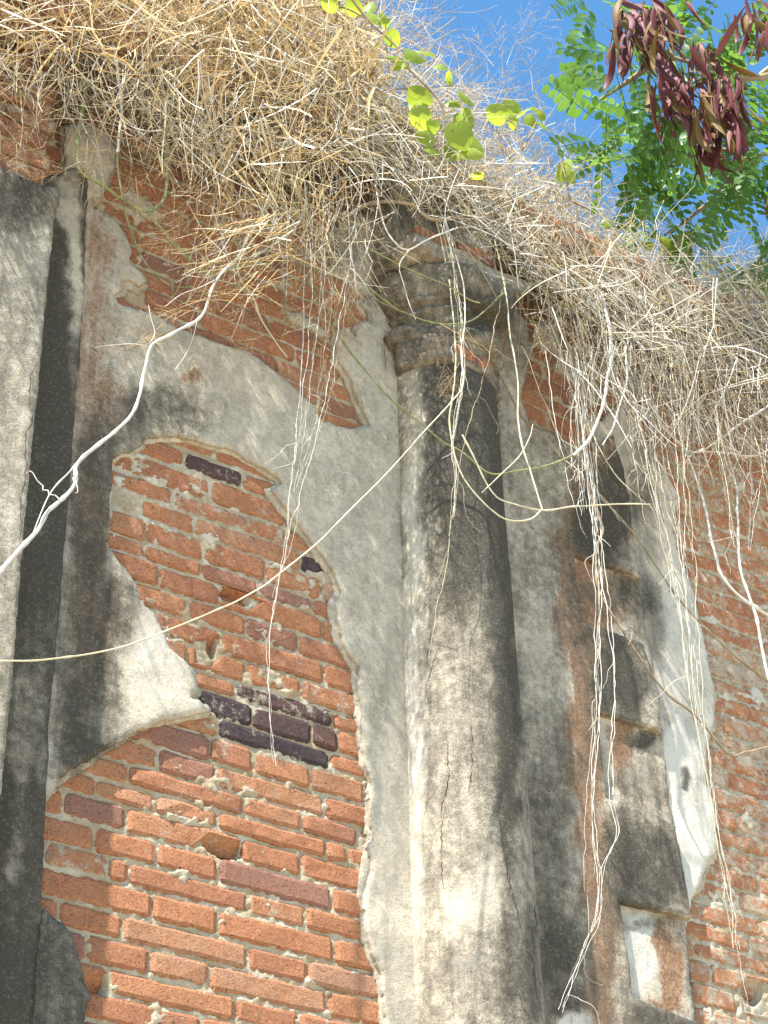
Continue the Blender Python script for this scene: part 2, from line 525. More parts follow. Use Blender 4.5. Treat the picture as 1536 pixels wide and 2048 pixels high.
def tone(points, key):
    pxx, pyy = pix(points)
    n = len(pxx)
    wx = (fbm(pxx / 60, pyy / 60, 3) - .5) * 60
    wy = (fbm(pxx / 60, pyy / 90, 9) - .5) * 90
    X = pxx + wx; Y = pyy + wy
    out = np.zeros((n, 3))
    base, blobs = STAIN_SHADE[key]
    for c in range(3): out[:, c] = base[c]
    nz = fbm(pxx / 45, pyy / 80, 21)
    out += ((nz - .5) * 0.5)[:, None]
    for (cx, cy, rx, ry, ch, am) in blobs:
        q = ((X - cx) / rx) ** 2 + ((Y - cy) / ry) ** 2
        out[:, ch] += am * np.exp(-q * q * 0.7)
    return np.clip(out, -0.6, 1.3)


DK, RU, PA = 0, 1, 2
STAIN_SHADE['pier'] = ((0.50, -0.3, 0.12), [(50, 400, 70, 60, DK, 0.5), (20, 520, 70, 120, PA, 0.25), (40, 900, 60, 200, PA, 0.1)])
STAIN_SHADE['strip'] = ((1.08, -0.2, -0.1), [(150, 470, 22, 150, DK, -0.85), (155, 640, 12, 200, DK, -0.5), (150, 420, 24, 90, PA, 0.3), (120, 900, 40, 300, DK, 0.15),  # cleared, pale blobs near the top paint in a band of sunlight
                                        (40, 1460, 24, 110, DK, -0.45), (80, 1440, 12, 120, DK, -0.35), (35, 1700, 12, 60, DK, -0.4), (60, 1420, 10, 60, PA, 0.2)])
STAIN_SHADE['left'] = ((0.17, 0.06, 0.02), [
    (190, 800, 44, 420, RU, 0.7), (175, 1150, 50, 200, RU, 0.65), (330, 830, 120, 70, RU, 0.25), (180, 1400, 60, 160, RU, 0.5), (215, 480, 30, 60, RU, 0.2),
    (172, 1290, 74, 330, DK, 0.62), (150, 1530, 60, 60, DK, 0.3), (200, 1450, 55, 130, DK, 0.2), (330, 830, 85, 62, DK, 0.50), (240, 900, 60, 90, DK, 0.38), (235, 690, 60, 90, DK, 0.14),  # dark blobs at the left mix brown stain with the pier's cast shadow
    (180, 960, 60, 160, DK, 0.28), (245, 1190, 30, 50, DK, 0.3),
    (310, 1330, 60, 90, PA, 0.42), (310, 1330, 60, 110, DK, -0.25), (390, 1415, 30, 20, PA, 0.3), (280, 1440, 70, 20, DK, -0.1), (295, 1250, 40, 50, DK, 0.1),
    (560, 850, 130, 130, PA, 0.12), (390, 760, 20, 20, RU, 0.75), (430, 690, 30, 10, RU, 0.2), (690, 640, 20, 30, PA, 0.2), (735, 700, 25, 60, PA, 0.28),
    (790, 620, 14, 80, RU, 0.4), (800, 1150, 10, 500, DK, 0.12), (765, 1300, 40, 500, PA, 0.12), (785, 1700, 30, 300, PA, 0.15), (760, 1400, 20, 60, DK, 0.15),
    (750, 600, 18, 60, DK, 0.4), (690, 500, 30, 40, DK, 0.3), (440, 720, 140, 50, PA, 0.1)])
STAIN_SHADE['scratch'] = ((0.22, 0.15, 0.0), [(180, 1500, 80, 300, DK, 0.4)])
STAIN_SHADE['frag'] = ((0.88, -0.2, 0.0), [(60, 1900, 30, 200, DK, 0.15)])
STAIN_SHADE['column'] = ((0.56, -0.2, 0.05), [
    (930, 800, 90, 190, DK, 0.62), (955, 980, 70, 200, DK, 0.42), (1010, 1250, 26, 500, DK, 0.4), (900, 1150, 60, 120, DK, 0.22), (880, 800, 34, 70, PA, 0.45), (822, 1150, 22, 400, PA, 0.3), (822, 1250, 20, 500, DK, -0.55),  # pale left and dark right edges paint in the sunlit and shaded sides
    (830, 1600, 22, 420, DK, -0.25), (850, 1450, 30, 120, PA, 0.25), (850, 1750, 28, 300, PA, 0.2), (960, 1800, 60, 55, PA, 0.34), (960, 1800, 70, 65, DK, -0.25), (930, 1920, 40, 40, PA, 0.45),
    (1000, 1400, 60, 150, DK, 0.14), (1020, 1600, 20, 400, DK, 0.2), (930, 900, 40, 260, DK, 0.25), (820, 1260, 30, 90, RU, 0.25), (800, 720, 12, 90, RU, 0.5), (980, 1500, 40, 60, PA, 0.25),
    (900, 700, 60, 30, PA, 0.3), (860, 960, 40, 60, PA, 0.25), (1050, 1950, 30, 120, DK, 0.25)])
STAIN_SHADE['capital'] = ((0.70, 0.30, 0.06), [(750, 540, 50, 60, RU, 0.4), (860, 610, 60, 22, PA, 0.6), (970, 620, 60, 50, DK, 0.4), (850, 520, 60, 30, RU, 0.15), (800, 480, 60, 20, RU, 0.3), (960, 520, 50, 30, DK, 0.25)])  # rust and dirt, with shadow lying on the capital painted into the dark
STAIN_SHADE['quoin'] = ((0.44, 0.36, 0.0), [
    (1010, 760, 30, 120, PA, 0.15), (1060, 1250, 50, 300, PA, 0.12), (1050, 1300, 60, 600, RU, -0.25), (1165, 1150, 50, 170, RU, 0.9), (1175, 1400, 38, 200, RU, 0.85), (1240, 1000, 60, 160, RU, 0.4), (1185, 1600, 26, 200, RU, 0.6), (1205, 1900, 34, 200, RU, 0.65),
    (1090, 1700, 50, 180, DK, 0.32), (1120, 1950, 60, 120, DK, 0.42), (1230, 1010, 60, 110, DK, 0.55), (1190, 960, 60, 100, RU, 0.3), (1250, 1350, 60, 70, DK, 0.5), (1210, 1180, 60, 300, DK, 0.25), (1215, 1300, 30, 40, RU, 0.2),  # darker low beside the column and over the block faces
    (1300, 1740, 80, 90, DK, 0.55), (1230, 1720, 30, 80, DK, 0.3), (1330, 2060, 90, 50, DK, 0.6), (1200, 1050, 60, 50, DK, 0.4), (1020, 1500, 30, 250, DK, 0.15), (1130, 860, 60, 30, DK, 0.1),
    (1145, 2045, 40, 24, PA, 1.3), (1145, 2045, 40, 24, DK, -1.2), (1190, 1780, 16, 50, RU, 0.5), (1080, 1100, 40, 120, DK, 0.05)])
STAIN_SHADE['panel'] = ((0.22, 0.35, 0.05), [
    (1275, 1920, 44, 100, PA, 0.9), (1275, 1930, 46, 120, RU, -0.75), (1335, 1930, 22, 110, RU, 0.85), (1380, 1930, 17, 110, DK, 0.65), (1300, 1855, 90, 16, DK, 0.35), (1265, 1860, 50, 20, RU, 0.3), (1290, 2030, 60, 20, RU, 0.7), (1322, 1905, 6, 18, RU, 1.2),  # dark band close under the block above, dark strip at the right
    (1215, 1500, 18, 50, PA, 0.3), (1240, 1490, 26, 80, RU, 0.8), (1295, 1480, 40, 26, DK, 0.7), (1290, 1560, 50, 60, DK, 0.3), (1290, 1560, 40, 30, PA, 0.35), (1225, 1590, 30, 20, DK, 0.3),
    (1180, 1190, 36, 80, RU, 1.1), (1240, 1200, 46, 60, RU, 0.5), (1230, 1180, 60, 40, DK, 0.5), (1270, 1240, 30, 60, DK, 0.35)])
STAIN_SHADE['white'] = ((0.12, -0.25, 0.66), [
    (1275, 950, 34, 90, DK, 0.42), (1290, 1100, 34, 140, DK, 0.42), (1302, 1270, 26, 90, DK, 0.5), (1340, 1330, 30, 80, DK, 0.12), (1370, 1250, 26, 80, DK, 0.1), (1364, 1560, 9, 9, DK, 0.9), (1395, 1420, 26, 90, DK, 0.22),
    (1350, 1500, 40, 60, PA, 0.25), (1350, 1700, 40, 100, PA, 0.3), (1320, 900, 40, 60, PA, -0.3), (1330, 1060, 40, 100, PA, -0.2), (1345, 1620, 22, 60, RU, 0.12), (1330, 1470, 14, 60, DK, 0.35)])


def plaster_sheet(name, outer, holes, d_front, d_back, key, parent, step=0.011, amp=0.0022, edge=0.0035, seed=1, relief=0.0012, mat=None, notwall=False):
    """a coat of plaster with a broken edge: front skin with relief, real sides back to the masonry"""
    outer = roughen(outer if notwall else to_wall(outer, d_front), edge, amp, seed)
    hs = [roughen(to_wall(h, d_front), edge, amp, seed + 7 + i) for i, h in enumerate(holes)]
    o = np.array(outer)
    x0, z0 = o.min(0); x1, z1 = o.max(0)
    # inner points on a jittered grid, only where the camera could see them; coarse elsewhere
    gx, gz = np.meshgrid(np.arange(x0, x1, step), np.arange(z0, z1, step))
    gx = (gx + rng.uniform(-.3, .3, gx.shape) * step).ravel(); gz = (gz + rng.uniform(-.3, .3, gz.shape) * step).ravel()
    px_, py_ = pix(np.stack([gx, np.full_like(gx, -d_front), gz], 1))
    vis = (px_ > -60) & (px_ < 1600) & (py_ > -60) & (py_ < 2120)
    keep = inpoly(gx, gz, outer) & (vis | (rng.random(len(gx)) < 0.03))
    for h in hs: keep &= ~inpoly(gx, gz, h)
    gx = gx[keep]; gz = gz[keep]
    dd = edge_dist(gx, gz, outer)
    for h in hs: dd = np.minimum(dd, edge_dist(gx, gz, h))
    k2 = dd > edge * 0.8
    gx = gx[k2]; gz = gz[k2]; dd = dd[k2]
    pts = [Vector(p) for p in outer]; loops = [list(range(len(outer)))]
    for h in hs:
        loops.append(list(range(len(pts), len(pts) + len(h)))); pts += [Vector(p) for p in h]
    nb = len(pts)
    pts += [Vector((float(a), float(b))) for a, b in zip(gx, gz)]
    edges = [(l[i], l[(i + 1) % len(l)]) for l in loops for i in range(len(l))]
    vo, eo, fo, ov, oe, of = delaunay_2d_cdt(pts, edges, [], 0, 1e-6)
    V = np.array([(v.x, v.y) for v in vo])
    tri = [list(f) for f in fo]
    cen = np.array([V[f].mean(0) for f in tri])
    ok = inpoly(cen[:, 0], cen[:, 1], outer)
    for h in hs: ok &= ~inpoly(cen[:, 0], cen[:, 1], h)
    tri = [f for f, q in zip(tri, ok) if q]
    nV = len(V)
    ed = edge_dist(V[:, 0], V[:, 1], outer)
    for h in hs: ed = np.minimum(ed, edge_dist(V[:, 0], V[:, 1], h))
    rel = (fbm(V[:, 0] / 0.16, V[:, 1] / 0.16, 31 + seed) - .5) * relief * 5 + (fbm(V[:, 0] / 0.03, V[:, 1] / 0.03, 41 + seed) - .5) * relief * 1.5
    drop = np.clip(1 - ed / 0.006, 0, 1) * (d_front - d_back) * 0.0 + np.clip(1 - ed / 0.004, 0, 1) * min(0.003, (d_front - d_back) * .3)
    yf = -(d_front + rel - drop)
    front = np.stack([V[:, 0], yf, V[:, 1]], 1)
    # boundary edges from face adjacency
    cnt = {}
    for f in tri:
        for i in range(len(f)):
            a, b = f[i], f[(i + 1) % len(f)]
            cnt[(a, b)] = 1
    bd = [(a, b) for (a, b) in cnt if (b, a) not in cnt]
    bv = sorted({a for e in bd for a in e})
    idx = {v: nV + i for i, v in enumerate(bv)}
    back = np.stack([V[bv, 0] , np.full(len(bv), -d_back), V[bv, 1]], 1)
    allv = np.concatenate([front, back])
    faces = []
    for f in tri:
        faces.append(f[::-1] if _ccw(V, f) < 0 else f)
    # make the front face towards the camera (-y): x,z ccw gives normal -y
    for a, b in bd:
        faces.append([b, a, idx[a], idx[b]])
    cols = tone(allv, key)
    org = (float(V[:, 0].mean()), 0.0, float(V[:, 1].mean()))
    ob = mesh_obj(name, allv, faces, mat or MAT_PL, parent, True, org, cols)
    # sharp edge between skin and sides
    me = ob.data
    sh = np.zeros(len(me.polygons), bool); sh[:len(tri)] = True
    me.polygons.foreach_set('use_smooth', sh)
    return ob


def _ccw(V, f):
    a, b, c = V[f[0]], V[f[1]], V[f[2]]
    return (b[0] - a[0]) * (c[1] - a[1]) - (b[1] - a[1]) * (c[0] - a[0])


# ------------------------------------------------------------------ ground
gm, gnt, gb = new_mat('dry_earth')
gk = NT(gnt)
gw = gk.coord('world')
gc = gk.mix(gk.noise(gw, 1.3, 6), (0.40, 0.31, 0.20), (0.52, 0.43, 0.30))
gc = gk.mix(gk.ss(gk.noise(gw, 14, 5), 0.55, 0.75, 0, 0.4), gc, (0.12, 0.13, 0.05))
gk.link(gc, gb.inputs['Base Color'])
gb.inputs['Roughness'].default_value = 1.0
ng = 60
gx = np.linspace(-1, 1, ng)
gx = np.sign(gx) * np.abs(gx) ** 3 * 900
X, Y = np.meshgrid(gx, gx)
Z = (fbm(X / 4, Y / 4, 77) - .5) * 0.12 * np.clip(np.hypot(X, Y) / 6, 0, 1) - 0.02
gi = np.arange(ng * ng).reshape(ng, ng)
gf = np.stack([gi[:-1, :-1].ravel(), gi[:-1, 1:].ravel(), gi[1:, 1:].ravel(), gi[1:, :-1].ravel()], 1)
tag(mesh_obj('ground', np.stack([X.ravel(), Y.ravel(), Z.ravel()], 1), gf, gm), kind='structure')

# ------------------------------------------------------------------ the wall
ZT = EYE + 1.238 * D          # top of the wall
wall = empty('brick_wall', (1.6, 0, 0))
tag(wall, 'tall old red brick wall with broken plaster, its top smothered in dry grass', 'wall')


def box(name, x0, x1, y0, y1, z0, z1, mat, parent, key=None):
    v = [(x, y, z) for x in (x0, x1) for y in (y0, y1) for z in (z0, z1)]
    f = [[0, 1, 3, 2], [4, 6, 7, 5], [0, 4, 5, 1], [2, 3, 7, 6], [0, 2, 6, 4], [1, 5, 7, 3]]
    return mesh_obj(name, v, f, mat, parent, False, ((x0 + x1) / 2, (y0 + y1) / 2, z0), np.tile([[0.4, 0.2, 0.3]], (8, 1)))


box('wall_core', -1.6, 7.2, 0.06, 0.62, 0.0, ZT - 0.01, MAT_MO, wall)

BEDS = [.476, .492, .5095, .5262, .5445, .5602, .5775, .595, .609, .6235, .6401, .6583, .6724, .690, .7035, .7205, .738, .755, .7732, .7865, .805, .8212, .8363, .856, .872, .888]
z = .888
r2 = random.Random(4)
while z < 1.226:
    z += .0168 + r2.uniform(-.0012, .0012)
    BEDS.append(z)
z = .476
low = []
while z > .40:
    z -= .0168 + r2.uniform(-.001, .001)
    low.append(z)
BEDS = low[::-1] + BEDS
JOINTS = {  # bottom bed of the course: perpends read off the photograph (pixels at the middle of the course)
    .5445: [216.7, 258.4, 496.8, 612.7], .5602: [314, 439, 666], .5775: [129, 253, 485, 603.6], .595: [312, 438, 655, 696],
    .609: [258, 489, 606], .6235: [317, 434, 651.8], .6401: [422, 508.5, 621.8], .6583: [438, 659.6], .6724: [398, 507, 625.7, 678],
    .690: [391, 472, 667], .7035: [377, 494, 605], .7205: [443.7, 649], .738: [377, 493, 598.7], .755: [318.5, 440, 647],
    .7732: [405.7, 515, 626], .7865: [293.7, 409.6, 533], .805: [390, 602.6], .8212: [347, 574], .8363: [424, 572],
    .856: [369, 486], .872: [432], .5262: [306.6, 436.8, 670], .5095: [116, 248, 498, 618], .492: [300, 421, 655.7], .476: [215, 473, 599.7]}
DARKB = [(.6724, 398, 507), (.6724, 507, 626), (.6724, 626, 678), (.6583, 438, 660), (.690, 472, 667), (.805, 602, 680), (.856, 369, 486)]
HOLES = [(.595, 396, 485), (.7732, 440, 500), (.4763, 170, 212)]


def wallpx(z_units, xpix):
    """wall x (units of D) at a pixel column on the height z"""
    lo, hi = 0.0, 2.5
    for _ in range(30):
        mid = (lo + hi) / 2
        px_, _y = pix(np.array([[mid * D, 0, EYE + z_units * D]]))
        if px_[0] < xpix: lo = mid
        else: hi = mid
    return lo


cover = [to_wall(UPPER + [(850, 425), (860, 520), (980, 2110)] + PATCH1 + [(60, 1590), (110, 1000), (135, 500)], 0.018),
         to_wall(WHITE, 0.012), to_wall(PANEL, 0.02), to_wall(QUOIN, 0.034), to_wall(FRAG, 0.018)]


def covered(x, z):
    for c in cover:
        if inpoly(np.array([x]), np.array([z]), c)[0]: return True
    return False


rows = []
rr = random.Random(11)
for i in range(len(BEDS) - 1):
    z0, z1 = BEDS[i], BEDS[i + 1]
    zc = (z0 + z1) / 2
    js = JOINTS.get(round(z0, 4), None)
    if js is None:
        js = JOINTS.get(z0, [])
    xs = sorted(wallpx(zc, j) for j in js)
    span = (0.36, 1.30)
    if not xs:
        xs = [0.45 + rr.uniform(0, .05)]
    kind = rr.random() < .5
    while xs[-1] < span[1]:
        xs.append(xs[-1] + (0.0405 if kind else 0.079) + rr.uniform(-.003, .003))
        kind = (rr.random() < .5) if rr.random() < .4 else (not kind)
    while xs[0] > span[0]:
        xs.insert(0, xs[0] - (0.0405 if kind else 0.079) + rr.uniform(-.003, .003))
        kind = not kind
    rows.append((z0, z1, xs))


def brick_geo(x0, x1, z0, z1, yf, depth, r, broken=0.0, nx=None):
    """a weathered brick: uneven front with worn arrises, four sides"""
    L = x1 - x0; H = z1 - z0
    nx = nx or max(3, min(7, int(L / 0.035) + 1)); nz = 3
    us = np.linspace(0, 1, nx + 1); vs = np.linspace(0, 1, nz + 1)
    u, v = np.meshgrid(us, vs, indexing='ij')
    b = np.zeros(u.shape)
    border = (u == 0) | (u == 1) | (v == 0) | (v == 1)
    corner = ((u == 0) | (u == 1)) & ((v == 0) | (v == 1))
    # move the inner ring close to the border for a worn chamfer
    uu = u.copy(); vv = v.copy()
    cx = min(0.3, 0.008 / L * 1.2); cz = min(0.3, 0.008 / H)
    uu[1, :] = cx; uu[-2, :] = 1 - cx
    vv[:, 1] = cz; vv[:, -2] = 1 - cz
    X = x0 + uu * L; Z = z0 + vv * H
    sd = r.randrange(10000)
    s1 = vnoise(X / 0.03 + sd, Z / 0.03, 0, 5) - .5
    s2 = vnoise(X / 0.03 + sd, Z / 0.03 + 40, 0, 6) - .5
    X = X + s1 * 0.005; Z = Z + s2 * (0.0052 * (0.6 + border * .8))
    Yf = np.full(X.shape, yf) - (vnoise(X / 0.035 + sd, Z / 0.03, 0, 8) - .5) * 0.005
    tx = r.uniform(-.003, .003); tz = r.uniform(-.003, .003)
    Yf += (u - .5) * tx + (v - .5) * tz
    Yf[border] += 0.0042
    Yf[corner] += 0.003
    sx = np.where(corner, np.where(u < .5, 1, -1) * 0.003, 0); sz = np.where(corner, np.where(v < .5, 1, -1) * 0.003, 0)
    X = X + sx; Z = Z + sz
    if broken > 0:
        k = u > 1 - broken
        Yf[k] += 0.028
    n1, n2 = X.shape
    V = np.stack([X.ravel(), Yf.ravel(), Z.ravel()], 1).tolist()
    idx = lambda i, j: i * n2 + j
    Fc = []
    for i in range(n1 - 1):
        for j in range(n2 - 1):
            Fc.append([idx(i, j), idx(i + 1, j), idx(i + 1, j + 1), idx(i, j + 1)])
    ring = [idx(i, 0) for i in range(n1)] + [idx(n1 - 1, j) for j in range(1, n2)] + [idx(i, n2 - 1) for i in range(n1 - 2, -1, -1)] + [idx(0, j) for j in range(n2 - 2, 0, -1)]
    base = len(V)
    for q in ring:
        V.append([V[q][0], yf + depth, V[q][2]])
    m = len(ring)
    for i in range(m):
        j = (i + 1) % m
        Fc.append([ring[j], ring[i], base + i, base + j])
    return V, Fc


def lime_at(px_, py_):
    v = 0.20
    if px_ > 1200: v = 0.50 + (0.12 if py_ > 1250 else 0)
    if px_ < 780 and 880 < py_ < 1080: v = 0.36 - (0.1 if px_ < 350 else 0)
    if px_ < 760 and py_ < 880: v = 0.16
    if 560 < px_ < 760 and 1080 < py_ < 1280: v = 0.30
    if 400 < px_ < 760 and 1380 < py_ < 1480: v = 0.36
    if px_ < 330 and 1600 < py_ < 1720: v = 0.34
    return v


PITS = [(450, 1692, 42, 24), (470, 1192, 34, 17), (192, 1966, 26, 26), (1508, 1985, 22, 26), (655, 1218, 22, 14), (425, 1290, 10, 26)]
cands = []
for (z0, z1, xs) in rows:
    for j in range(len(xs) - 1):
        xa, xb = xs[j], xs[j + 1]
        g = 0.0008
        x0, x1 = (xa + g) * D, (xb - g) * D
        zz0, zz1 = EYE + (z0 + 0.0013) * D, EYE + (z1 - 0.0010) * D
        xm, zm = (x0 + x1) / 2, (zz0 + zz1) / 2
        samples = [(x0 + (x1 - x0) * a, zz0 + (zz1 - zz0) * b) for a in (0.03, .25, .5, .75, .97) for b in (.05, .5, .95)]
        if all(covered(a, b) for a, b in samples):
            continue
        px_, py_ = pix(np.array([[xm, 0, zm]]))
        px_ = px_[0]; py_ = py_[0]
        inview = -60 < px_ < 1620 and -40 < py_ < 2110
        vegdist = py_ - np.interp(px_, [0, 400, 600, 700, 1000, 1536], [150, 240, 330, 300, 480, 760])
        cands.append((inview, vegdist, x0, x1, zz0, zz1, px_, py_, z0))
cands.sort(key=lambda c: (-int(c[0]), -c[1]))
stuffV, stuffF, stuffC = [], [], []
nparts = 0
for c in cands:
    inview, vd, x0, x1, zz0, zz1, px_, py_, zb = c
    hole = any(abs(zb - h[0]) < .002 and h[1] <= px_ <= h[2] for h in HOLES)
    dark = any(abs(zb - h[0]) < .0005 and h[1] - 5 <= px_ <= h[2] + 5 for h in DARKB) or (px_ > 1250 and rr.random() < .012)
    yf = rr.uniform(-0.002, 0.0015)
    if rr.random() < .04: yf += 0.006
    br = 0.0
    V, Fc = brick_geo(x0, x1, zz0, zz1, yf, 0.05, rr, br)
    V = np.array(V)
    hx_, hy_ = pix(V)
    for (ex, ey, ea, eb) in PITS:
        inn = ((hx_ - ex) / ea) ** 2 + ((hy_ - ey - (hx_ - ex) * .27) / eb) ** 2 < 1
        V[:, 1] += inn * 0.03 * (V[:, 1] < 0.03)
    tn = min(1, max(0, rr.gauss(.5, .22)))
    if px_ > 1200: tn = 0.2 + tn * 0.7
    lm = lime_at(px_, py_) + rr.uniform(-.16, .16)
    darken = 0.10 + (0.22 if py_ < 700 else 0) + (0.15 if vd < 150 else 0) + rr.uniform(-.1, .15)  # bricks get darker higher up and close to the grass
    cc = np.tile([[tn, lm, darken]], (len(V), 1))
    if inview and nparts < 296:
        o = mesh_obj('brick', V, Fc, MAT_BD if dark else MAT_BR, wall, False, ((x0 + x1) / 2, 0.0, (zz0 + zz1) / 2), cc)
        nparts += 1
    else:
        b0 = sum(len(v) for v in stuffV)
        stuffF += [[q + b0 for q in f] for f in Fc]
        stuffV.append(V); stuffC.append(cc)
print('bricks as parts', nparts, 'rest', len(stuffV))
if stuffV:
    o = mesh_obj('hidden_bricks', np.concatenate(stuffV), stuffF, MAT_BR, wall, False, (3.5, 0, 3), np.concatenate(stuffC))
    o['kind'] = 'stuff'

# mortar between the bricks: a rough height field that here and there rises over the brick edges
st = 0.0048
mx, mz = np.meshgrid(np.arange(0.36 * D, 1.30 * D, st), np.arange(EYE + .40 * D, ZT, st), indexing='ij')
pxm, pym = pix(np.stack([mx.ravel(), np.zeros(mx.size), mz.ravel()], 1))
pxm = pxm.reshape(mx.shape); pym = pym.reshape(mx.shape)
n1_ = fbm(mx / 0.05, mz / 0.03, 60); n2_ = fbm(mx / 0.012, mz / 0.010, 61, 3); n3_ = fbm(mx / 0.2, mz / 0.1, 62)
ym = 0.0054 - (n2_ - .5) * 0.0095 - np.clip(n1_ + (n3_ - .5) * 0.7 - 0.70, 0, 1) * 0.07
limy = np.clip((pxm > 1200) * 0.30 + (pym > 880) * (pym < 1080) * (pxm < 780) * 0.3 + (n1_ - .5) * 1.4 + 0.1, 0, 1)
ym -= (pxm > 1200) * 0.0008 + (pym > 880) * (pym < 1060) * (pxm < 780) * 0.0015
ym = np.maximum(ym, 0.0005 - np.clip(n2_ - .45, 0, 1) * 0.012)
for (ex, ey, ea, eb) in PITS:
    ym += 0.036 * np.clip(1.6 - 1.6 * (((pxm - ex) / ea) ** 2 + ((pym - ey - (pxm - ex) * .27) / eb) ** 2), 0, 1)
gi = np.arange(mx.size).reshape(mx.shape)
vis = (pxm > -80) & (pxm < 1640) & (pym > -60) & (pym < 2140)
allcov = np.zeros(mx.shape, bool)
for c in cover:
    e_in = inpoly(mx, mz, c) & (edge_dist(mx, mz, c) > 0.02)
    allcov |= e_in
need = vis & ~allcov
fq = need[:-1, :-1] | need[1:, 1:]
a = gi[:-1, :-1][fq]; b = gi[1:, :-1][fq]; c = gi[1:, 1:][fq]; d = gi[:-1, 1:][fq]
faces = np.stack([a, b, c, d], 1)
used = np.unique(faces)
remap = np.zeros(mx.size, int); remap[used] = np.arange(len(used))
Vm = np.stack([mx.ravel(), ym.ravel(), mz.ravel()], 1)[used]
darkenm = np.clip((pym.ravel()[used] < 700) * 0.25 + 0.0, 0, 1)  # mortar darker in the upper courses
Cm = np.stack([np.zeros(len(used)), limy.ravel()[used], darkenm], 1)
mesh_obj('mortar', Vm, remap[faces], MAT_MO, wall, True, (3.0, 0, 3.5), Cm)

# plaster coats of the wall
big_outer = UPPER + [(850, 425), (860, 520), (980, 2110)] + PATCH1 + [(60, 1590), (110, 1000), (135, 500)]
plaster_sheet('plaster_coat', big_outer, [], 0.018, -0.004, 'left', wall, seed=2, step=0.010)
plaster_sheet('plaster_coat', FRAG, [], 0.018, -0.004, 'frag', wall, seed=3, amp=0.0012)['label'] = 'dark leftover plaster beside the left pier'
plaster_sheet('plaster_coat', WHITE, [], 0.013, -0.006, 'white', wall, seed=4, step=0.010, amp=0.0018)['label'] = 'whitewashed plaster coat'
def grow(poly, seed, base=0.004, amp=0.03):
    a = np.array(poly, float); n = len(a); out = []
    area = sum(a[i][0] * a[(i + 1) % n][1] - a[(i + 1) % n][0] * a[i][1] for i in range(n))
    sg = 1 if area > 0 else -1
    t = 0
    for i in range(n):
        p, q, r_ = a[i - 1], a[i], a[(i + 1) % n]
        e1 = (q - p) / (np.linalg.norm(q - p) + 1e-9); e2 = (r_ - q) / (np.linalg.norm(r_ - q) + 1e-9)
        nn = np.array([(e1 + e2)[1], -(e1 + e2)[0]]); nn = nn / (np.linalg.norm(nn) + 1e-9) * sg
        t += np.linalg.norm(q - p)
        w = base + amp * max(0.0, float(vnoise(t / 0.09, seed * 1.9, 0, seed)) - .42)
        out.append((float(q[0] + nn[0] * w), float(q[1] + nn[1] * w)))
    return out


plaster_sheet('scratch_coat', grow(to_wall(big_outer, 0.018), 5), [], 0.0075, -0.004, 'scratch', wall, seed=12, step=0.03, amp=0.003, notwall=True)['label'] = 'sandy undercoat showing along the broken plaster edge'
plaster_sheet('scratch_coat', grow(to_wall(WHITE, 0.013), 6), [], 0.006, -0.004, 'scratch', wall, seed=13, step=0.03, amp=0.003, notwall=True)['label'] = 'sandy undercoat showing along the broken plaster edge'
# loose stone bits caught in the plaster's edge
for (bx, by, br_) in [(400, 1408, 0.012), (566, 1170, 0.0)]:
    if br_ <= 0: continue

# upper scraps of plaster among the bricks at the right and under the grass
SCR = [[(1105, 690), (1150, 700), (1190, 760), (1215, 800), (1190, 812), (1150, 770), (1115, 740)],
       [(1075, 640), (1110, 650), (1125, 690), (1090, 700), (1070, 680)],
       [(1150, 820), (1190, 830), (1215, 870), (1190, 880), (1160, 850)],
       [(560, 610), (600, 622), (640, 650), (655, 668), (620, 660), (580, 640)],
       [(250, 380), (300, 400), (330, 430), (300, 440), (260, 410)]]
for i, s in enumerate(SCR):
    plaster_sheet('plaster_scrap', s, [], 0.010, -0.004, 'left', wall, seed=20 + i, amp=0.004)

# corbelled cornice under the grass: real brick courses stepping out
corn = empty('brick_cornice', (1.6, 0, EYE + 1.17 * D))
tag(corn, 'corbelled red brick cornice along the wall top, half hidden under the dry grass', 'cornice')
for ci, (za, zb_, out) in enumerate([(1.172, 1.188, 0.022), (1.188, 1.2045, 0.045), (1.2045, 1.2215, 0.075), (1.2215, 1.238, 0.075)]):
    x = 0.15 * D
    while x < 1.55 * D:
        L = rr.choice([0.137, 0.272])
        if not (0.655 * D < x + L / 2 < 0.80 * D) or ci > 2:
            V, Fc = brick_geo(x + 0.006, x + L - 0.006, EYE + za * D + 0.006, EYE + zb_ * D - 0.006, -out + rr.uniform(-.006, .01), 0.06 + out, rr, 0)
            V = np.array(V)
            mesh_obj('brick', V, Fc, MAT_BR, corn, False, (x + L / 2, -out, EYE + za * D), np.tile([[rr.random(), rr.uniform(0, .3), rr.uniform(.15, .55)]], (len(V), 1)))
        x += L
    box('mortar_bed', 0.15 * D, 1.55 * D, -out + 0.012, 0.05, EYE + za * D, EYE + zb_ * D, MAT_MO, corn)


# ------------------------------------------------------------------ left pier
def path_shift(poly, dx, dy): return [(a + dx, b + dy) for a, b in poly]


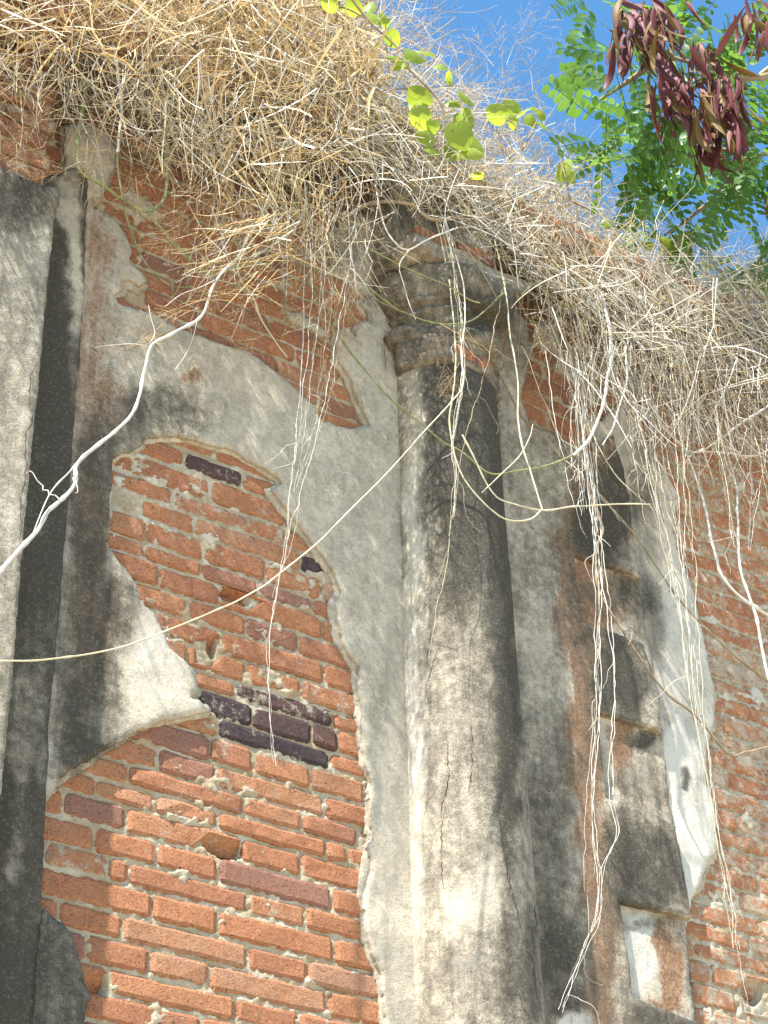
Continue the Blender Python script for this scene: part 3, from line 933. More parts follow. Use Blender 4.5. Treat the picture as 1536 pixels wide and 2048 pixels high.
pier = empty('plastered_pier', (0.9, 0, 0))
tag(pier, 'grey cement plastered pier at the far left edge, bricks bared at its top', 'pier')
plaster_sheet('plaster_face', PIER, [], 0.124, -0.002, 'pier', pier, seed=5, step=0.011, amp=0.0012, relief=0.001)
plaster_sheet('side_fillet', [(122, 350), (128, 341), (140, 335), (160, 333), (176, 345), (176, 400)] + STRIP_EDGE + [(-200, 2110), (40, 1000), (80, 345)], [], 0.03, -0.003, 'strip', pier, seed=6, step=0.010, amp=0.0010)
PX1 = P(112, 372, 0.110)[0]
box('pier_core', -0.9, PX1 - 0.03, -0.100, 0.04, 0.0, EYE + 1.17 * D, MAT_MO, pier)
zz = P(60, 352, 0.110)[2] - 0.02
ci = 0
while zz < EYE + 1.225 * D:
    out = 0.112 + max(0, (zz - (EYE + 1.115 * D))) * 0.35
    x = PX1 - 0.012 - (0.0 if ci % 2 else 0.02)
    first = True
    while x > 0.75:
        L = 0.137 if (first and ci % 2) else 0.27
        V, Fc = brick_geo(x - L + 0.006, x - 0.006, zz + 0.006, zz + 0.0575 - 0.005, -out + rr.uniform(-.01, .012), 0.16, rr, 0)
        V = np.array(V)
        mesh_obj('brick', V, Fc, MAT_BR, pier, False, (x - L / 2, -out, zz), np.tile([[rr.uniform(.1, .6), rr.uniform(.25, .5), rr.uniform(.3, .65)]], (len(V), 1)))
        x -= L
        first = False
    zz += 0.0585
    ci += 1

# ------------------------------------------------------------------ engaged column
X0 = 0.7172 * D
ZB = 0.0
colm = empty('engaged_column', (X0, 0, 0))
tag(colm, 'weathered grey plastered half-round column with moulded capital in the middle of the wall', 'column')


def lathe(name, prof, key, parent, seg=96, a0=-200, a1=20, rough=0.0012, seed=0, mat=None):
    """prof: list of (radius, z). angles measured so that -90 faces the viewer"""
    A = np.radians(np.linspace(a0, a1, seg))
    pr = np.array(prof)
    Rr = pr[:, 0][None, :]; Zr = pr[:, 1][None, :]
    a = A[:, None]
    rad = Rr + (vnoise(a * 6 + 9, Zr / 0.05, 0, 70 + seed) - .5) * rough * 2 + (vnoise(a * 2.2 + 9, Zr / 0.25, 0, 75 + seed) - .5) * rough * 4
    X = X0 + rad * np.cos(a); Y = rad * np.sin(a); Z = Zr + np.zeros_like(a)
    n, m = X.shape
    V = np.stack([X.ravel(), Y.ravel(), Z.ravel()], 1)
    gi = np.arange(n * m).reshape(n, m)
    f = np.stack([gi[:-1, :-1].ravel(), gi[1:, :-1].ravel(), gi[1:, 1:].ravel(), gi[:-1, 1:].ravel()], 1)
    return mesh_obj(name, V, f, mat or MAT_PL, parent, True, (X0, 0, float(Z.min())), tone(V, key))


RB, RT = 0.0462 * D, 0.0425 * D
ZN = P(880, 705, 0.15)[2]          # underside of the neck ring
zs = np.concatenate([np.linspace(0, EYE + .36 * D, 12)[:-1], np.arange(EYE + .36 * D, ZN, 0.012)])
prof = [(RB + (RT - RB) * np.clip((z - EYE - .4 * D) / (ZN - EYE - .4 * D), 0, 1), z) for z in zs]
lathe('shaft', prof, 'column', colm, seg=110, rough=0.0010)
# neck and capital mouldings
def mould(pts, name, key, seed):
    out = []
    for i in range(len(pts) - 1):
        (r0, z0), (r1, z1) = pts[i], pts[i + 1]
        k = max(2, int(math.hypot(r1 - r0, z1 - z0) / 0.007))
        for j in range(k):
            t = j / k
            out.append((r0 + (r1 - r0) * t, z0 + (z1 - z0) * t))
    out.append(pts[-1])
    out = [(RT - 0.03, out[0][1] - 0.004)] + out + [(RT - 0.03, out[-1][1] + 0.004)]
    return lathe(name, out, key, colm, seg=110, rough=0.011, seed=seed)


h = ZN
nk = mould([(RT - 0.004, h - 0.008), (RT + 0.004, h), (RT + 0.006, h + 0.07)], 'neck', 'capital', 1)
mould([(RT + 0.004, h + 0.068), (RT + 0.02, h + 0.074), (RT + 0.027, h + 0.09), (RT + 0.027, h + 0.105), (RT + 0.016, h + 0.118), (RT + 0.008, h + 0.122)], 'astragal', 'capital', 2)
mould([(RT + 0.008, h + 0.120), (RT + 0.010, h + 0.15), (RT + 0.018, h + 0.156), (RT + 0.02, h + 0.166), (RT + 0.012, h + 0.172), (RT + 0.014, h + 0.185), (RT + 0.03, h + 0.19), (RT + 0.036, h + 0.2)], 'fillet_rings', 'capital', 3)
mould([(RT + 0.036, h + 0.198), (RT + 0.048, h + 0.22), (RT + 0.060, h + 0.25), (RT + 0.066, h + 0.275), (RT + 0.060, h + 0.3), (RT + 0.03, h + 0.315), (0.02, h + 0.32)], 'echinus', 'capital', 4)
# bared neck bricks
for (a0_, a1_, za, zb2) in [(-118, -86, h + 0.012, h + 0.058), (-84, -60, h + 0.006, h + 0.05)]:
    A = np.radians(np.linspace(a0_, a1_, 9)); zsr = np.linspace(za, zb2, 4)
    V = []
    for i, a in enumerate(A):
        for j, z_ in enumerate(zsr):
            e = (i in (0, 8)) or (j in (0, 3))
            rad = RT + (0.004 if e else 0.014) + rr.uniform(-.001, .001)
            V.append((X0 + rad * math.cos(a), rad * math.sin(a), z_ + rr.uniform(-.003, .003)))
    Fc = [[i * 4 + j, (i + 1) * 4 + j, (i + 1) * 4 + j + 1, i * 4 + j + 1] for i in range(8) for j in range(3)]
    mesh_obj('brick', V, Fc, MAT_BR, colm, True, (X0, -RT, za), np.tile([[.3, .3, .25]], (len(V), 1)))
# entablature block breaking forward over the capital
ent = empty('entablature_block', (X0, 0, h + 0.32))
tag(ent, 'crumbling blackened entablature block above the column capital, under the overhanging grass', 'masonry block')


def rough_box(name, x0, x1, y0, y1, z0, z1, mat, key, parent, n=(14, 8, 6), amp=0.010, seed=0):
    V = []; Fc = []
    def face(o, u, v, nu, nv):
        b0 = len(V)
        for i in range(nu + 1):
            for j in range(nv + 1):
                V.append(np.array(o) + np.array(u) * i / nu + np.array(v) * j / nv)
        for i in range(nu):
            for j in range(nv):
                Fc.append([b0 + i * (nv + 1) + j, b0 + (i + 1) * (nv + 1) + j, b0 + (i + 1) * (nv + 1) + j + 1, b0 + i * (nv + 1) + j + 1])
    dx, dy, dz = x1 - x0, y1 - y0, z1 - z0
    face((x0, y0, z0), (dx, 0, 0), (0, 0, dz), n[0], n[2])
    face((x0, y1, z0), (dx, 0, 0), (0, -dy, 0), n[0], n[1])
    face((x0, y1, z0), (0, -dy, 0), (0, 0, dz), n[1], n[2])
    face((x1, y0, z0), (0, dy, 0), (0, 0, dz), n[1], n[2])
    face((x0, y0, z1), (dx, 0, 0), (0, dy, 0), n[0], n[1])
    V = np.array(V)
    nn = np.stack([vnoise(V[:, 0] / .05, V[:, 2] / .05, V[:, 1] / .05, 80 + seed + i) - .5 for i in range(3)], 1)
    V = V + nn * amp * 2
    return mesh_obj(name, V, Fc, mat, parent, True, ((x0 + x1) / 2, y0, z0), tone(V, key) if key else np.tile([[.4, .25, .45]], (len(V), 1)))


STAIN_SHADE['ent'] = ((0.55, 0.0, 0.0), [(740, 430, 50, 40, DK, -0.5), (740, 430, 60, 40, PA, 0.2), (860, 420, 80, 40, DK, 0.4)])
rough_box('abacus', X0 - RT - 0.05, X0 + RT + 0.03, -RT - 0.04, 0.03, h + 0.305, h + 0.35, MAT_PL, 'ent', ent, amp=0.018)
x = X0 - RT - 0.02
for i in range(2):
    L = 0.13
    V, Fc = brick_geo(x, x + L - 0.008, h + 0.362, h + 0.412, -RT - 0.03 + rr.uniform(0, .04), 0.14, rr, 0)
    mesh_obj('brick', np.array(V), Fc, MAT_BR, ent, False, (x + L / 2, -RT, h + 0.36), np.tile([[rr.random(), .2, .5]], (len(V), 1)))
    x += L
rough_box('upper_block', X0 - RT - 0.06, X0 + RT - 0.02, -RT + 0.03, 0.03, h + 0.34, ZT - 0.1, MAT_PL, 'ent', ent, amp=0.02, seed=5)

mcr, ncr, bcr = new_mat('crack_shadow_gap')
bcr.inputs['Base Color'].default_value = (0.025, 0.022, 0.018, 1); bcr.inputs['Roughness'].default_value = 1.0


def on_column(px, py):
    r = RM @ np.array([px - 768.0, -(py - 1024.0), -F]) / F
    z_ = EYE + (r[2] / r[1]) * D
    rad = RB + (RT - RB) * np.clip((z_ - EYE - .4 * D) / (ZN - EYE - .4 * D), 0, 1)
    a = r[0] ** 2 + r[1] ** 2; b = 2 * (r[0] * (0 - X0) + r[1] * (-D)); c = X0 ** 2 + D * D - rad * rad
    q = b * b - 4 * a * c
    if q < 0: return None
    t = (-b - math.sqrt(q)) / (2 * a)
    return np.array([r[0] * t, -D + r[1] * t, EYE + r[2] * t])


def crack(pts, parent, surf, w=1.0, lift=0.0015):
    W = []
    for i in range(len(pts) - 1):
        (x0, y0), (x1, y1) = pts[i], pts[i + 1]
        k = max(2, int(math.hypot(x1 - x0, y1 - y0) / 7))
        for j in range(k):
            t = j / k
            W.append((x0 + (x1 - x0) * t + rr.uniform(-2.2, 2.2), y0 + (y1 - y0) * t))
    ww = [surf(x, y) for x, y in W]
    ww = [p for p in ww if p is not None]
    V, Fc = [], []
    for i, p in enumerate(ww):
        wd = w * PXM * (0.35 + 0.9 * rr.random()) * min(1, (i + 1) / 5, (len(ww) - i) / 5)
        o_ = np.array([0.6, -0.75, 0]) * 0
        V += [p + np.array([-wd, -lift, 0]) + o_, p + np.array([wd, -lift, 0]) + o_]
    for i in range(len(ww) - 1):
        Fc.append([2 * i, 2 * i + 1, 2 * i + 3, 2 * i + 2])
    mesh_obj('crack', V, Fc, mcr, parent, True, V[0])


for pts in ([(1005, 1585), (995, 1620), (1002, 1680), (1013, 1750), (1020, 1780), (1035, 1830), (1040, 1880)], [(1066, 1790), (1070, 1850), (1064, 1920), (1072, 1990), (1085, 2050)],
            [(893, 1480), (895, 1560), (882, 1620), (880, 1720), (886, 1790)], [(880, 930), (895, 960), (912, 985)], [(860, 1420), (850, 1380), (858, 1345), (880, 1290)],
            [(980, 1080), (975, 1150), (983, 1220)], [(940, 1440), (943, 1520), (935, 1600)], [(870, 1290), (910, 1300), (945, 1282)]):
    crack(pts, colm, on_column, 1.1, 0.004)
for pts in ([(78, 722), (62, 752), (58, 800), (64, 840), (52, 870), (50, 910), (52, 940), (47, 975), (40, 1005), (43, 1050), (37, 1100)], [(10, 1065), (30, 1068), (40, 1060)], [(0, 900), (14, 915), (30, 912)], [(92, 560), (96, 600), (88, 640)]):
    crack(pts, pier, lambda x, y: P(x, y, 0.126), 1.1, 0.002)
crack([(84, 1826), (79, 1860), (73, 1900), (70, 1950), (67, 2000), (64, 2060)], pier, lambda x, y: P(x, y, 0.032), 1.6, 0.002)
for pts in ([(742, 1690), (760, 1688), (790, 1695)], [(470, 735), (500, 760), (540, 765)], [(735, 1405), (752, 1408), (770, 1402)], [(740, 1500), (760, 1515), (775, 1540)], [(770, 660), (768, 700), (774, 760)]):
    crack(pts, wall, lambda x, y: P(x, y, 0.0225), 0.8, 0.002)

# ------------------------------------------------------------------ quoined pilaster right of the column
pil = empty('quoined_pilaster', (2.9, 0, 0))
tag(pil, 'plastered pilaster with toothed dark quoin blocks and rust stains, right of the round column', 'pilaster')
plaster_sheet('pilaster_face', QUOIN, [], 0.036, -0.002, 'quoin', pil, seed=8, step=0.010, amp=0.0016)
plaster_sheet('recessed_panel', PANEL, [], 0.019, -0.003, 'panel', pil, seed=9, step=0.010, amp=0.0014)

# ------------------------------------------------------------------ stems, vines
def catmull(pts, step=0.02):
    pts = [np.array(p, float) for p in pts]
    pts = [2 * pts[0] - pts[1]] + pts + [2 * pts[-1] - pts[-2]]
    out = []; ts = []
    for i in range(1, len(pts) - 2):
        p0, p1, p2, p3 = pts[i - 1:i + 3]
        k = max(2, int(np.linalg.norm(p2 - p1) / step))
        for j in range(k):
            t = j / k
            out.append(0.5 * ((2 * p1) + (-p0 + p2) * t + (2 * p0 - 5 * p1 + 4 * p2 - p3) * t * t + (-p0 + 3 * p1 - 3 * p2 + p3) * t ** 3))
            ts.append(i - 1 + t)
    out.append(pts[-2]); ts.append(len(pts) - 3)
    return np.array(out), np.array(ts)


def tube_geo(path, rad, sides=6, seed=0, knob=0.25):
    path = np.asarray(path); n = len(path)
    rad = np.broadcast_to(np.asarray(rad, float), (n,)).copy()
    t = np.gradient(path, axis=0)
    t /= np.linalg.norm(t, axis=1)[:, None] + 1e-9
    ref = np.array([0.3, -1.0, 0.15])
    u = np.cross(t, ref); u /= np.linalg.norm(u, axis=1)[:, None] + 1e-9
    v = np.cross(t, u)
    s = np.concatenate([[0], np.cumsum(np.linalg.norm(np.diff(path, axis=0), axis=1))])
    kn = vnoise(s / 0.02, np.zeros(n) + seed * 1.3, 0, 90) ** 4
    node = np.zeros(n); q = 0.02 + (seed % 7) * 0.006
    rg = np.random.default_rng(int(seed) + 3)
    while q < s[-1]:
        node = np.maximum(node, np.exp(-((s - q) / 0.006) ** 2)); q += rg.uniform(.04, .10)
    rad = rad * (1 - knob * .3 + knob * 2.0 * kn + node * 0.45 * (knob > .15))
    ang = np.linspace(0, 2 * np.pi, sides, endpoint=False)
    V = path[:, None, :] + rad[:, None, None] * (np.cos(ang)[None, :, None] * u[:, None, :] + np.sin(ang)[None, :, None] * v[:, None, :])
    V = V.reshape(-1, 3)
    gi = np.arange(n * sides).reshape(n, sides)
    nxt = np.roll(gi, -1, axis=1)
    f = np.stack([gi[:-1].ravel(), nxt[:-1].ravel(), nxt[1:].ravel(), gi[1:].ravel()], 1)
    tn = vnoise(s / 0.07, np.zeros(n) + seed * 2.1, 0, 91)
    C = np.repeat(tn, sides)[:, None] * np.ones((1, 3))
    return V, f, C


def join(geos):
    V, Fq, C = [], [], []
    b = 0
    for g in geos:
        V.append(g[0]); Fq.append(g[1] + b); C.append(g[2]); b += len(g[0])
    return np.concatenate(V), np.concatenate(Fq), np.concatenate(C)




def vine(label, main, mat=MAT_PALE, branches=(), name='vine_stem', wob=0.004, group=None, cat='vine'):
    """main: [(px, py, depth, radius_px), ...]; branches the same, as children"""
    def geo(pts, seed):
        W = [P(x, y, d) for x, y, d, r in pts]
        path, ts = catmull(W, 0.014)
        R_ = np.interp(ts, np.arange(len(pts)), [p[3] for p in pts]) * PXM * 0.82
        s = np.arange(len(path))
        for ax in range(3):
            path[:, ax] += (vnoise(s / 4.0, np.zeros(len(s)) + seed + ax * 7, 0, 95) - .5) * wob
        return tube_geo(path, R_, 7, seed)
    sd = rr.randrange(1000)
    V, f, C = geo(main, sd)
    org = V.mean(0)
    root = empty(name, tuple(float(q) for q in P(main[0][0], main[0][1], main[0][2])))
    tag(root, label, cat, group)
    mesh_obj('main_stem', V, f, mat, root, True, org, C)
    for br in branches:
        bm = mat
        if isinstance(br, tuple): br, bm = br
        V, f, C = geo(br, rr.randrange(1000))
        mesh_obj('side_stem', V, f, bm, root, True, V.mean(0), C)
    return root


def dz(pts, d0, d1, r0, r1):
    n = len(pts) - 1
    return [(x, y, d0 + (d1 - d0) * i / n, r0 + (r1 - r0) * i / n) for i, (x, y) in enumerate(pts)]


vine('thick pale dry vine stem sweeping down to the left edge across the pier',
     dz([(575, 290), (550, 360), (520, 440), (500, 470), (475, 515), (432, 562), (418, 600), (397, 638), (345, 668), (303, 692), (290, 740), (280, 790), (262, 830), (235, 858), (200, 885), (166, 915), (151, 938), (154, 957), (145, 977), (120, 1003), (93, 1028), (76, 1058), (50, 1086), (25, 1115), (-15, 1160)], 0.20, 0.42, 3.2, 5.5),
     branches=[dz([(163, 917), (140, 940), (118, 963), (98, 992), (84, 1018), (66, 1066)], .36, .40, 2.0, 1.4),
               dz([(58, 945), (66, 947), (76, 962), (86, 972), (84, 980), (96, 980), (99, 988), (110, 989), (121, 1002)], .36, .38, 1.3, 1.6),
               dz([(432, 560), (400, 575), (360, 590), (330, 612)], .25, .26, 1.6, 0.8), dz([(300, 694), (270, 688), (235, 690), (190, 697)], .28, .27, 1.4, 0.7),
               dz([(297, 690), (310, 668), (302, 640), (295, 610)], .28, .27, 1.2, 0.8), dz([(395, 640), (380, 690), (350, 742)], .27, .25, 1.2, .7),
               dz([(154, 960), (146, 955), (147, 965), (153, 968), (156, 984), (150, 985)], .37, .38, 1.0, .8),
               dz([(470, 520), (500, 515), (545, 490), (590, 455), (615, 400)], .22, .16, 2.6, 3.2)])
vine('grey green stem hanging below the grass, bent in a V at upper left',
     dz([(148, 80), (158, 140), (172, 186), (165, 216), (159, 260), (156, 335), (200, 368), (245, 400), (290, 424), (318, 410), (330, 392), (334, 340), (327, 275), (333, 232), (350, 180), (352, 140)], .14, .14, 5, 4.6), MAT_GREEN,
     branches=[dz([(296, 428), (320, 455), (345, 485), (372, 512), (396, 532)], .13, .10, 4.2, 3.6)])
vine('slender pale stem turning green, hanging left of the V-shaped stem',
     dz([(228, 90), (236, 150), (242, 200), (240, 250), (234, 310), (238, 355), (250, 420), (268, 480), (290, 525), (320, 557), (352, 574), (385, 574)], .17, .08, 4.0, 2.0), MAT_GREEN,
     branches=[(dz([(228, 90), (236, 150), (242, 200), (240, 250), (235, 305)], .1715, .158, 4.2, 4.2), MAT_PALE)])
vine('grey green stem crossing the upper left bricks from the V bend towards the bright sprays',
     dz([(345, 480), (395, 531), (430, 548), (470, 535), (520, 507), (560, 470), (585, 430), (612, 385)], .10, .17, 3.4, 3.6), MAT_GREEN,
     branches=[(dz([(474, 530), (478, 552), (490, 572), (505, 592), (513, 618), (522, 640), (550, 682), (575, 715)], .17, .12, 3.0, 2.0), MAT_YEL),
               dz([(455, 573), (480, 568), (500, 560), (512, 545)], .16, .16, 1.4, 1.8)])
vine('long green stem slanting from the grass across the column top',
     dz([(560, 430), (585, 500), (620, 570), (655, 635), (690, 690), (740, 752), (780, 797), (835, 842), (885, 882), (925, 905), (975, 946), (1015, 945), (1060, 938), (1110, 926), (1150, 908)], .10, .24, 2.6, 3.0), MAT_GREEN,
     branches=[(dz([(1145, 912), (1175, 885), (1193, 850), (1206, 805), (1214, 760), (1222, 705), (1217, 650), (1205, 600), (1190, 570)], .24, .24, 4.5, 6.0), MAT_PALE),
               (dz([(1222, 705), (1245, 712), (1250, 690), (1225, 660), (1195, 625), (1165, 585)], .24, .22, 4.5, 4), MAT_PALE),
               (dz([(1250, 700), (1253, 760), (1240, 810), (1222, 860), (1205, 890)], .24, .24, 3.4, 1.6), MAT_PALE)])
vine('green stem drooping in a curve before the upper column and out to the right',
     dz([(870, 430), (895, 540), (908, 650), (912, 720), (905, 790), (900, 850), (915, 925), (940, 975), (985, 1022), (1020, 1042), (1060, 1040), (1086, 1018)], .18, .25, 2.2, 2.4), MAT_YEL,
     branches=[dz([(925, 870), (955, 930), (985, 985), (1015, 1005), (1080, 1020), (1150, 1013), (1230, 1008), (1300, 1010)], .24, .24, 2.6, 2.2),
               dz([(1300, 1010), (1312, 1030), (1325, 1100), (1345, 1140)], .24, .2, 1.2, .8), dz([(1295, 1008), (1240, 960), (1190, 880), (1170, 830)], .24, .2, 1.3, 1.2)])
vine('thin pale strand hanging right of the column capital down to the crossing green stem',
     dz([(990, 480), (1008, 570), (1018, 650), (1025, 700), (1036, 770), (1035, 840), (1046, 900), (1065, 955), (1080, 1000), (1086, 1018)], .2, .24, 2.4, 2.6), MAT_YEL,
     branches=[dz([(965, 985), (1000, 950), (1040, 910), (1062, 870), (1066, 848)], .24, .24, 1.6, 1.4)])
vine('long single yellowish tendril stretched diagonally from the column to the left edge',
     dz([(900, 470), (925, 560), (930, 640), (922, 700), (926, 768), (900, 806), (840, 872), (770, 950), (700, 1020), (640, 1080), (560, 1147), (500, 1188), (420, 1226), (330, 1262), (250, 1292), (150, 1312), (60, 1321), (-20, 1322)], .22, .45, 1.8, 2.1), MAT_YEL, wob=0.002)
vine('brown woody stem lying in front of the column capital under the grass',
     dz([(655, 410), (690, 432), (730, 411), (780, 403), (826, 410), (856, 436), (890, 440), (935, 428)], .17, .22, 6.5, 5.5), MAT_BARK)
vine('thin grey stem hooked over the capital with a bright tip pointing up right',
     dz([(760, 330), (752, 375), (768, 450), (790, 485), (816, 500), (860, 476), (915, 455)], .20, .24, 3.0, 2.6), MAT_PALE,
     branches=[dz([(816, 500), (800, 540), (832, 640)], .24, .22, 1.6, 1.2)])
vine('dark brown stem running diagonally down right behind the hanging strands',
     dz([(930, 600), (985, 720), (1045, 835), (1090, 875), (1130, 925), (1175, 965), (1230, 1025), (1290, 1095), (1345, 1180), (1400, 1245), (1470, 1310), (1545, 1370)], .09, .14, 3.2, 3.6), MAT_BARK)
vine('brown diagonal stem over the white plaster ending in a hook at the right edge',
     dz([(1130, 700), (1150, 830), (1172, 940), (1186, 1000), (1205, 1060), (1192, 1098), (1196, 1170), (1222, 1225), (1250, 1270), (1290, 1330), (1340, 1392), (1390, 1430), (1455, 1506), (1490, 1504), (1545, 1493)], .12, .16, 3.4, 3.6), MAT_BARK,
     branches=[dz([(1190, 1000), (1205, 1058), (1191, 1097)], .125, .13, 3.6, 3.6), dz([(1245, 1262), (1262, 1262), (1262, 1280), (1256, 1290)], .14, .15, 1.8, 1.0), dz([(1350, 1417), (1375, 1414)], .16, .18, 1.4, 1.0)])
vine('thick pale stem bending outwards over the right-hand bricks',
     dz([(1330, 800), (1355, 860), (1372, 905), (1398, 975), (1413, 1030), (1424, 1085), (1440, 1140), (1470, 1185), (1510, 1215), (1560, 1245)], .12, .20, 3.0, 5.6), MAT_PALE,
     branches=[dz([(1415, 1085), (1448, 1077), (1482, 1068)], .17, .18, 1.3, 1.0)])
vine('knobbly pale stem hanging at the right edge beside the thick bent one',
     dz([(1425, 820), (1445, 880), (1467, 950), (1475, 1015), (1476, 1080), (1482, 1140), (1497, 1190), (1513, 1235), (1522, 1290), (1535, 1350), (1550, 1400)], .14, .22, 3.4, 4.6), MAT_PALE)
vine('forked pale branch reaching in from the right edge below the grass',
     dz([(1290, 820), (1340, 870), (1385, 905), (1440, 880), (1480, 850), (1555, 800)], .12, .22, 3.0, 4.4), MAT_PALE,
     branches=[dz([(1385, 903), (1450, 905), (1510, 912), (1550, 890)], .16, .2, 2.6, 3.0), dz([(1385, 905), (1368, 930), (1366, 965)], .16, .13, 2.2, 2.6)])
vine('green stems trailing along the grass edge above the right bricks',
     dz([(940, 460), (1000, 500), (1060, 560), (1130, 610), (1210, 655), (1300, 690), (1400, 740), (1545, 790)], .22, .2, 2.6, 2.8), MAT_GREEN,
     branches=[dz([(1040, 590), (1080, 565), (1140, 572), (1190, 600), (1260, 660), (1330, 700)], .22, .18, 3.2, 2.4), dz([(1060, 640), (1110, 680), (1180, 730), (1240, 790), (1290, 830)], .18, .16, 2.6, 3.0),
               dz([(700, 470), (760, 510), (830, 545), (890, 570), (940, 600), (960, 605)], .2, .24, 2.4, 2.2), dz([(650, 500), (720, 560), (800, 620), (880, 648), (945, 640), (1010, 585)], .2, .22, 2.4, 2.4)])
vine('pale forked stem among the grass at the upper left corner',
     dz([(30, 120), (60, 140), (110, 152), (170, 160), (230, 158), (290, 140)], .13, .12, 5, 4), MAT_BARK, branches=[dz([(20, 160), (80, 210), (150, 232), (200, 262), (240, 276), (310, 276), (370, 262)], .2, .2, 1.8, 2.2)])


def bundle(label, strands, group='strand bundles hanging from the grass', spread=6, mat=MAT_PALE):
    root = empty('strand_bundle', tuple(float(q) for q in P(strands[0][0][0], strands[0][0][1], .2)))
    tag(root, label, 'dry strands', group)
    for s in strands:
        s_ = [(x + rr.uniform(-spread, spread) * .3, y + rr.uniform(-6, 6)) for x, y in s]
        d0 = rr.uniform(.18, .24)
        W = [P(x, y, d0 + rr.uniform(-.01, .01)) for x, y in s_]
        path, ts = catmull(W, 0.014)
        n = len(path)
        for ax in range(3):
            path[:, ax] += (vnoise(np.arange(n) / rr.uniform(3, 6) + rr.random() * 77, np.zeros(n) + rr.random() * 90, 0, 97) - .5) * 0.010 + (vnoise(np.arange(n) / rr.uniform(1, 2) + rr.random() * 77, np.zeros(n) + rr.random() * 90, 0, 98) - .5) * 0.004
        rb = rr.uniform(.5, 1.05)
        geos = [tube_geo(path, np.linspace(1.35, 0.55, n) * PXM * rb, 5, rr.randrange(99), 0.3)]
        for _ in range(rr.randint(1, 3)):                     # side twigs
            i0 = rr.randrange(n // 5, n - 2)
            p = path[i0].copy(); dd_ = np.array([rr.uniform(-.9, .9), rr.uniform(-.3, .3), -rr.uniform(.2, 1)]); tw = [p.copy()]
            for _k in range(rr.randint(5, 14)):
                dd_ = dd_ + np.array([rr.uniform(-.5, .5), rr.uniform(-.3, .3), rr.uniform(-.4, .15)]); dd_ /= np.linalg.norm(dd_)
                p = p + dd_ * 0.011; tw.append(p.copy())
            geos.append(tube_geo(np.array(tw), np.linspace(.7, .4, len(tw)) * PXM, 4, 1, 0.0))
        V, f, C = join(geos)
        mesh_obj('strand', V, f, rr.choice([MAT_YEL, MAT_YEL, MAT_PALE, MAT_PALE, MAT_PALE, MAT_BARK]), root, True, V.mean(0), C)
    return root


def jit(pts, w0, w1=None):
    if len(pts) > 4 and rr.random() < .6: pts = pts[:len(pts) - rr.randint(0, 3)]
    w0 = w0 * 1.5
    w1 = w1 if w1 is not None else w0
    n = len(pts) - 1
    a, b = rr.uniform(-1, 1), rr.uniform(-1, 1)
    return [(x + (a * (1 - i / n) + b * i / n) * (w0 + (w1 - w0) * i / n), y) for i, (x, y) in enumerate(pts)]


b1 = [(645, 330), (640, 440), (630, 600), (612, 760), (598, 880), (582, 980), (570, 1080), (550, 1180), (532, 1290), (535, 1400), (545, 1530)]
bundle('long twisted bundle of pale strands hanging over the large bare brick patch',
       [jit(b1, 30, 3) for _ in range(2)] + [jit(b1[:8], 45, 6) for _ in range(2)] + [jit(b1[:7], 60, 10) for _ in range(2)] +
       [[(700, 560), (680, 700), (640, 860), (600, 960), (585, 1080), (560, 1150), (545, 1200)]])
b2 = [(880, 440), (900, 530), (915, 620), (922, 700), (922, 770), (905, 880), (912, 950), (905, 1040), (893, 1120), (880, 1200), (862, 1260)]
bundle('pale strand bundle hanging in front of the column shaft',
       [jit(b2, 14, 4) for _ in range(3)] + [b2[:8] + [(888, 1140), (872, 1240), (855, 1320)], [(1010, 560), (985, 690), (960, 780), (930, 880), (910, 1000), (895, 1100), (870, 1170), (858, 1190)]])
b3 = [(1150, 690), (1168, 800), (1180, 900), (1192, 1000), (1195, 1120), (1195, 1250), (1192, 1380), (1190, 1500), (1182, 1600), (1190, 1680), (1196, 1760), (1190, 1840), (1165, 1900), (1140, 1960), (1118, 2020)]
b3b = [(1165, 720), (1172, 860), (1185, 1000), (1205, 1120), (1222, 1240), (1232, 1360), (1228, 1460), (1225, 1580), (1235, 1660), (1212, 1720), (1200, 1800), (1180, 1870), (1145, 1910), (1130, 2010)]
bundle('longest bundle of pale strands, dangling in front of the dark quoin blocks',
       [jit(b3, 16, 6) for _ in range(4)] + [jit(b3b, 14, 8) for _ in range(2)] + [b3[:7] + [(1168, 1720), (1178, 1800), (1176, 1860), (1165, 1900)]])
b4 = [(1280, 690), (1310, 820), (1340, 980), (1365, 1120), (1380, 1260), (1392, 1400), (1412, 1520), (1430, 1650), (1452, 1780), (1470, 1900), (1492, 2010)]
bundle('thick sheaf of straw coloured strands hanging over the edge of the white plaster',
       [jit(b4, 40, 12) for _ in range(5)] + [jit(b4[:8], 60, 16) for _ in range(5)] + [jit(b4[:6], 90, 24) for _ in range(5)], mat=MAT_YEL)
b5 = [(1280, 680), (1290, 760), (1300, 900), (1318, 1050), (1340, 1200), (1350, 1350)]
bundle('loose thin strands hanging over the upper white plaster', [jit(b5[:rr.randint(3, 5)], 60, 40) for _ in range(9)], mat=MAT_PALE)
b6 = [(1480, 800), (1500, 950), (1515, 1100)]
bundle('short pale strands hanging over the bricks at the right edge', [jit(b6, 60, 60) for _ in range(8)], mat=MAT_PALE)
b7 = [(1120, 700), (1145, 820), (1165, 930), (1180, 1020)]
bundle('fine strands hanging between the column and the white plaster', [jit(b7[:rr.randint(3, 4)], 60, 30) for _ in range(10)], mat=MAT_YEL)

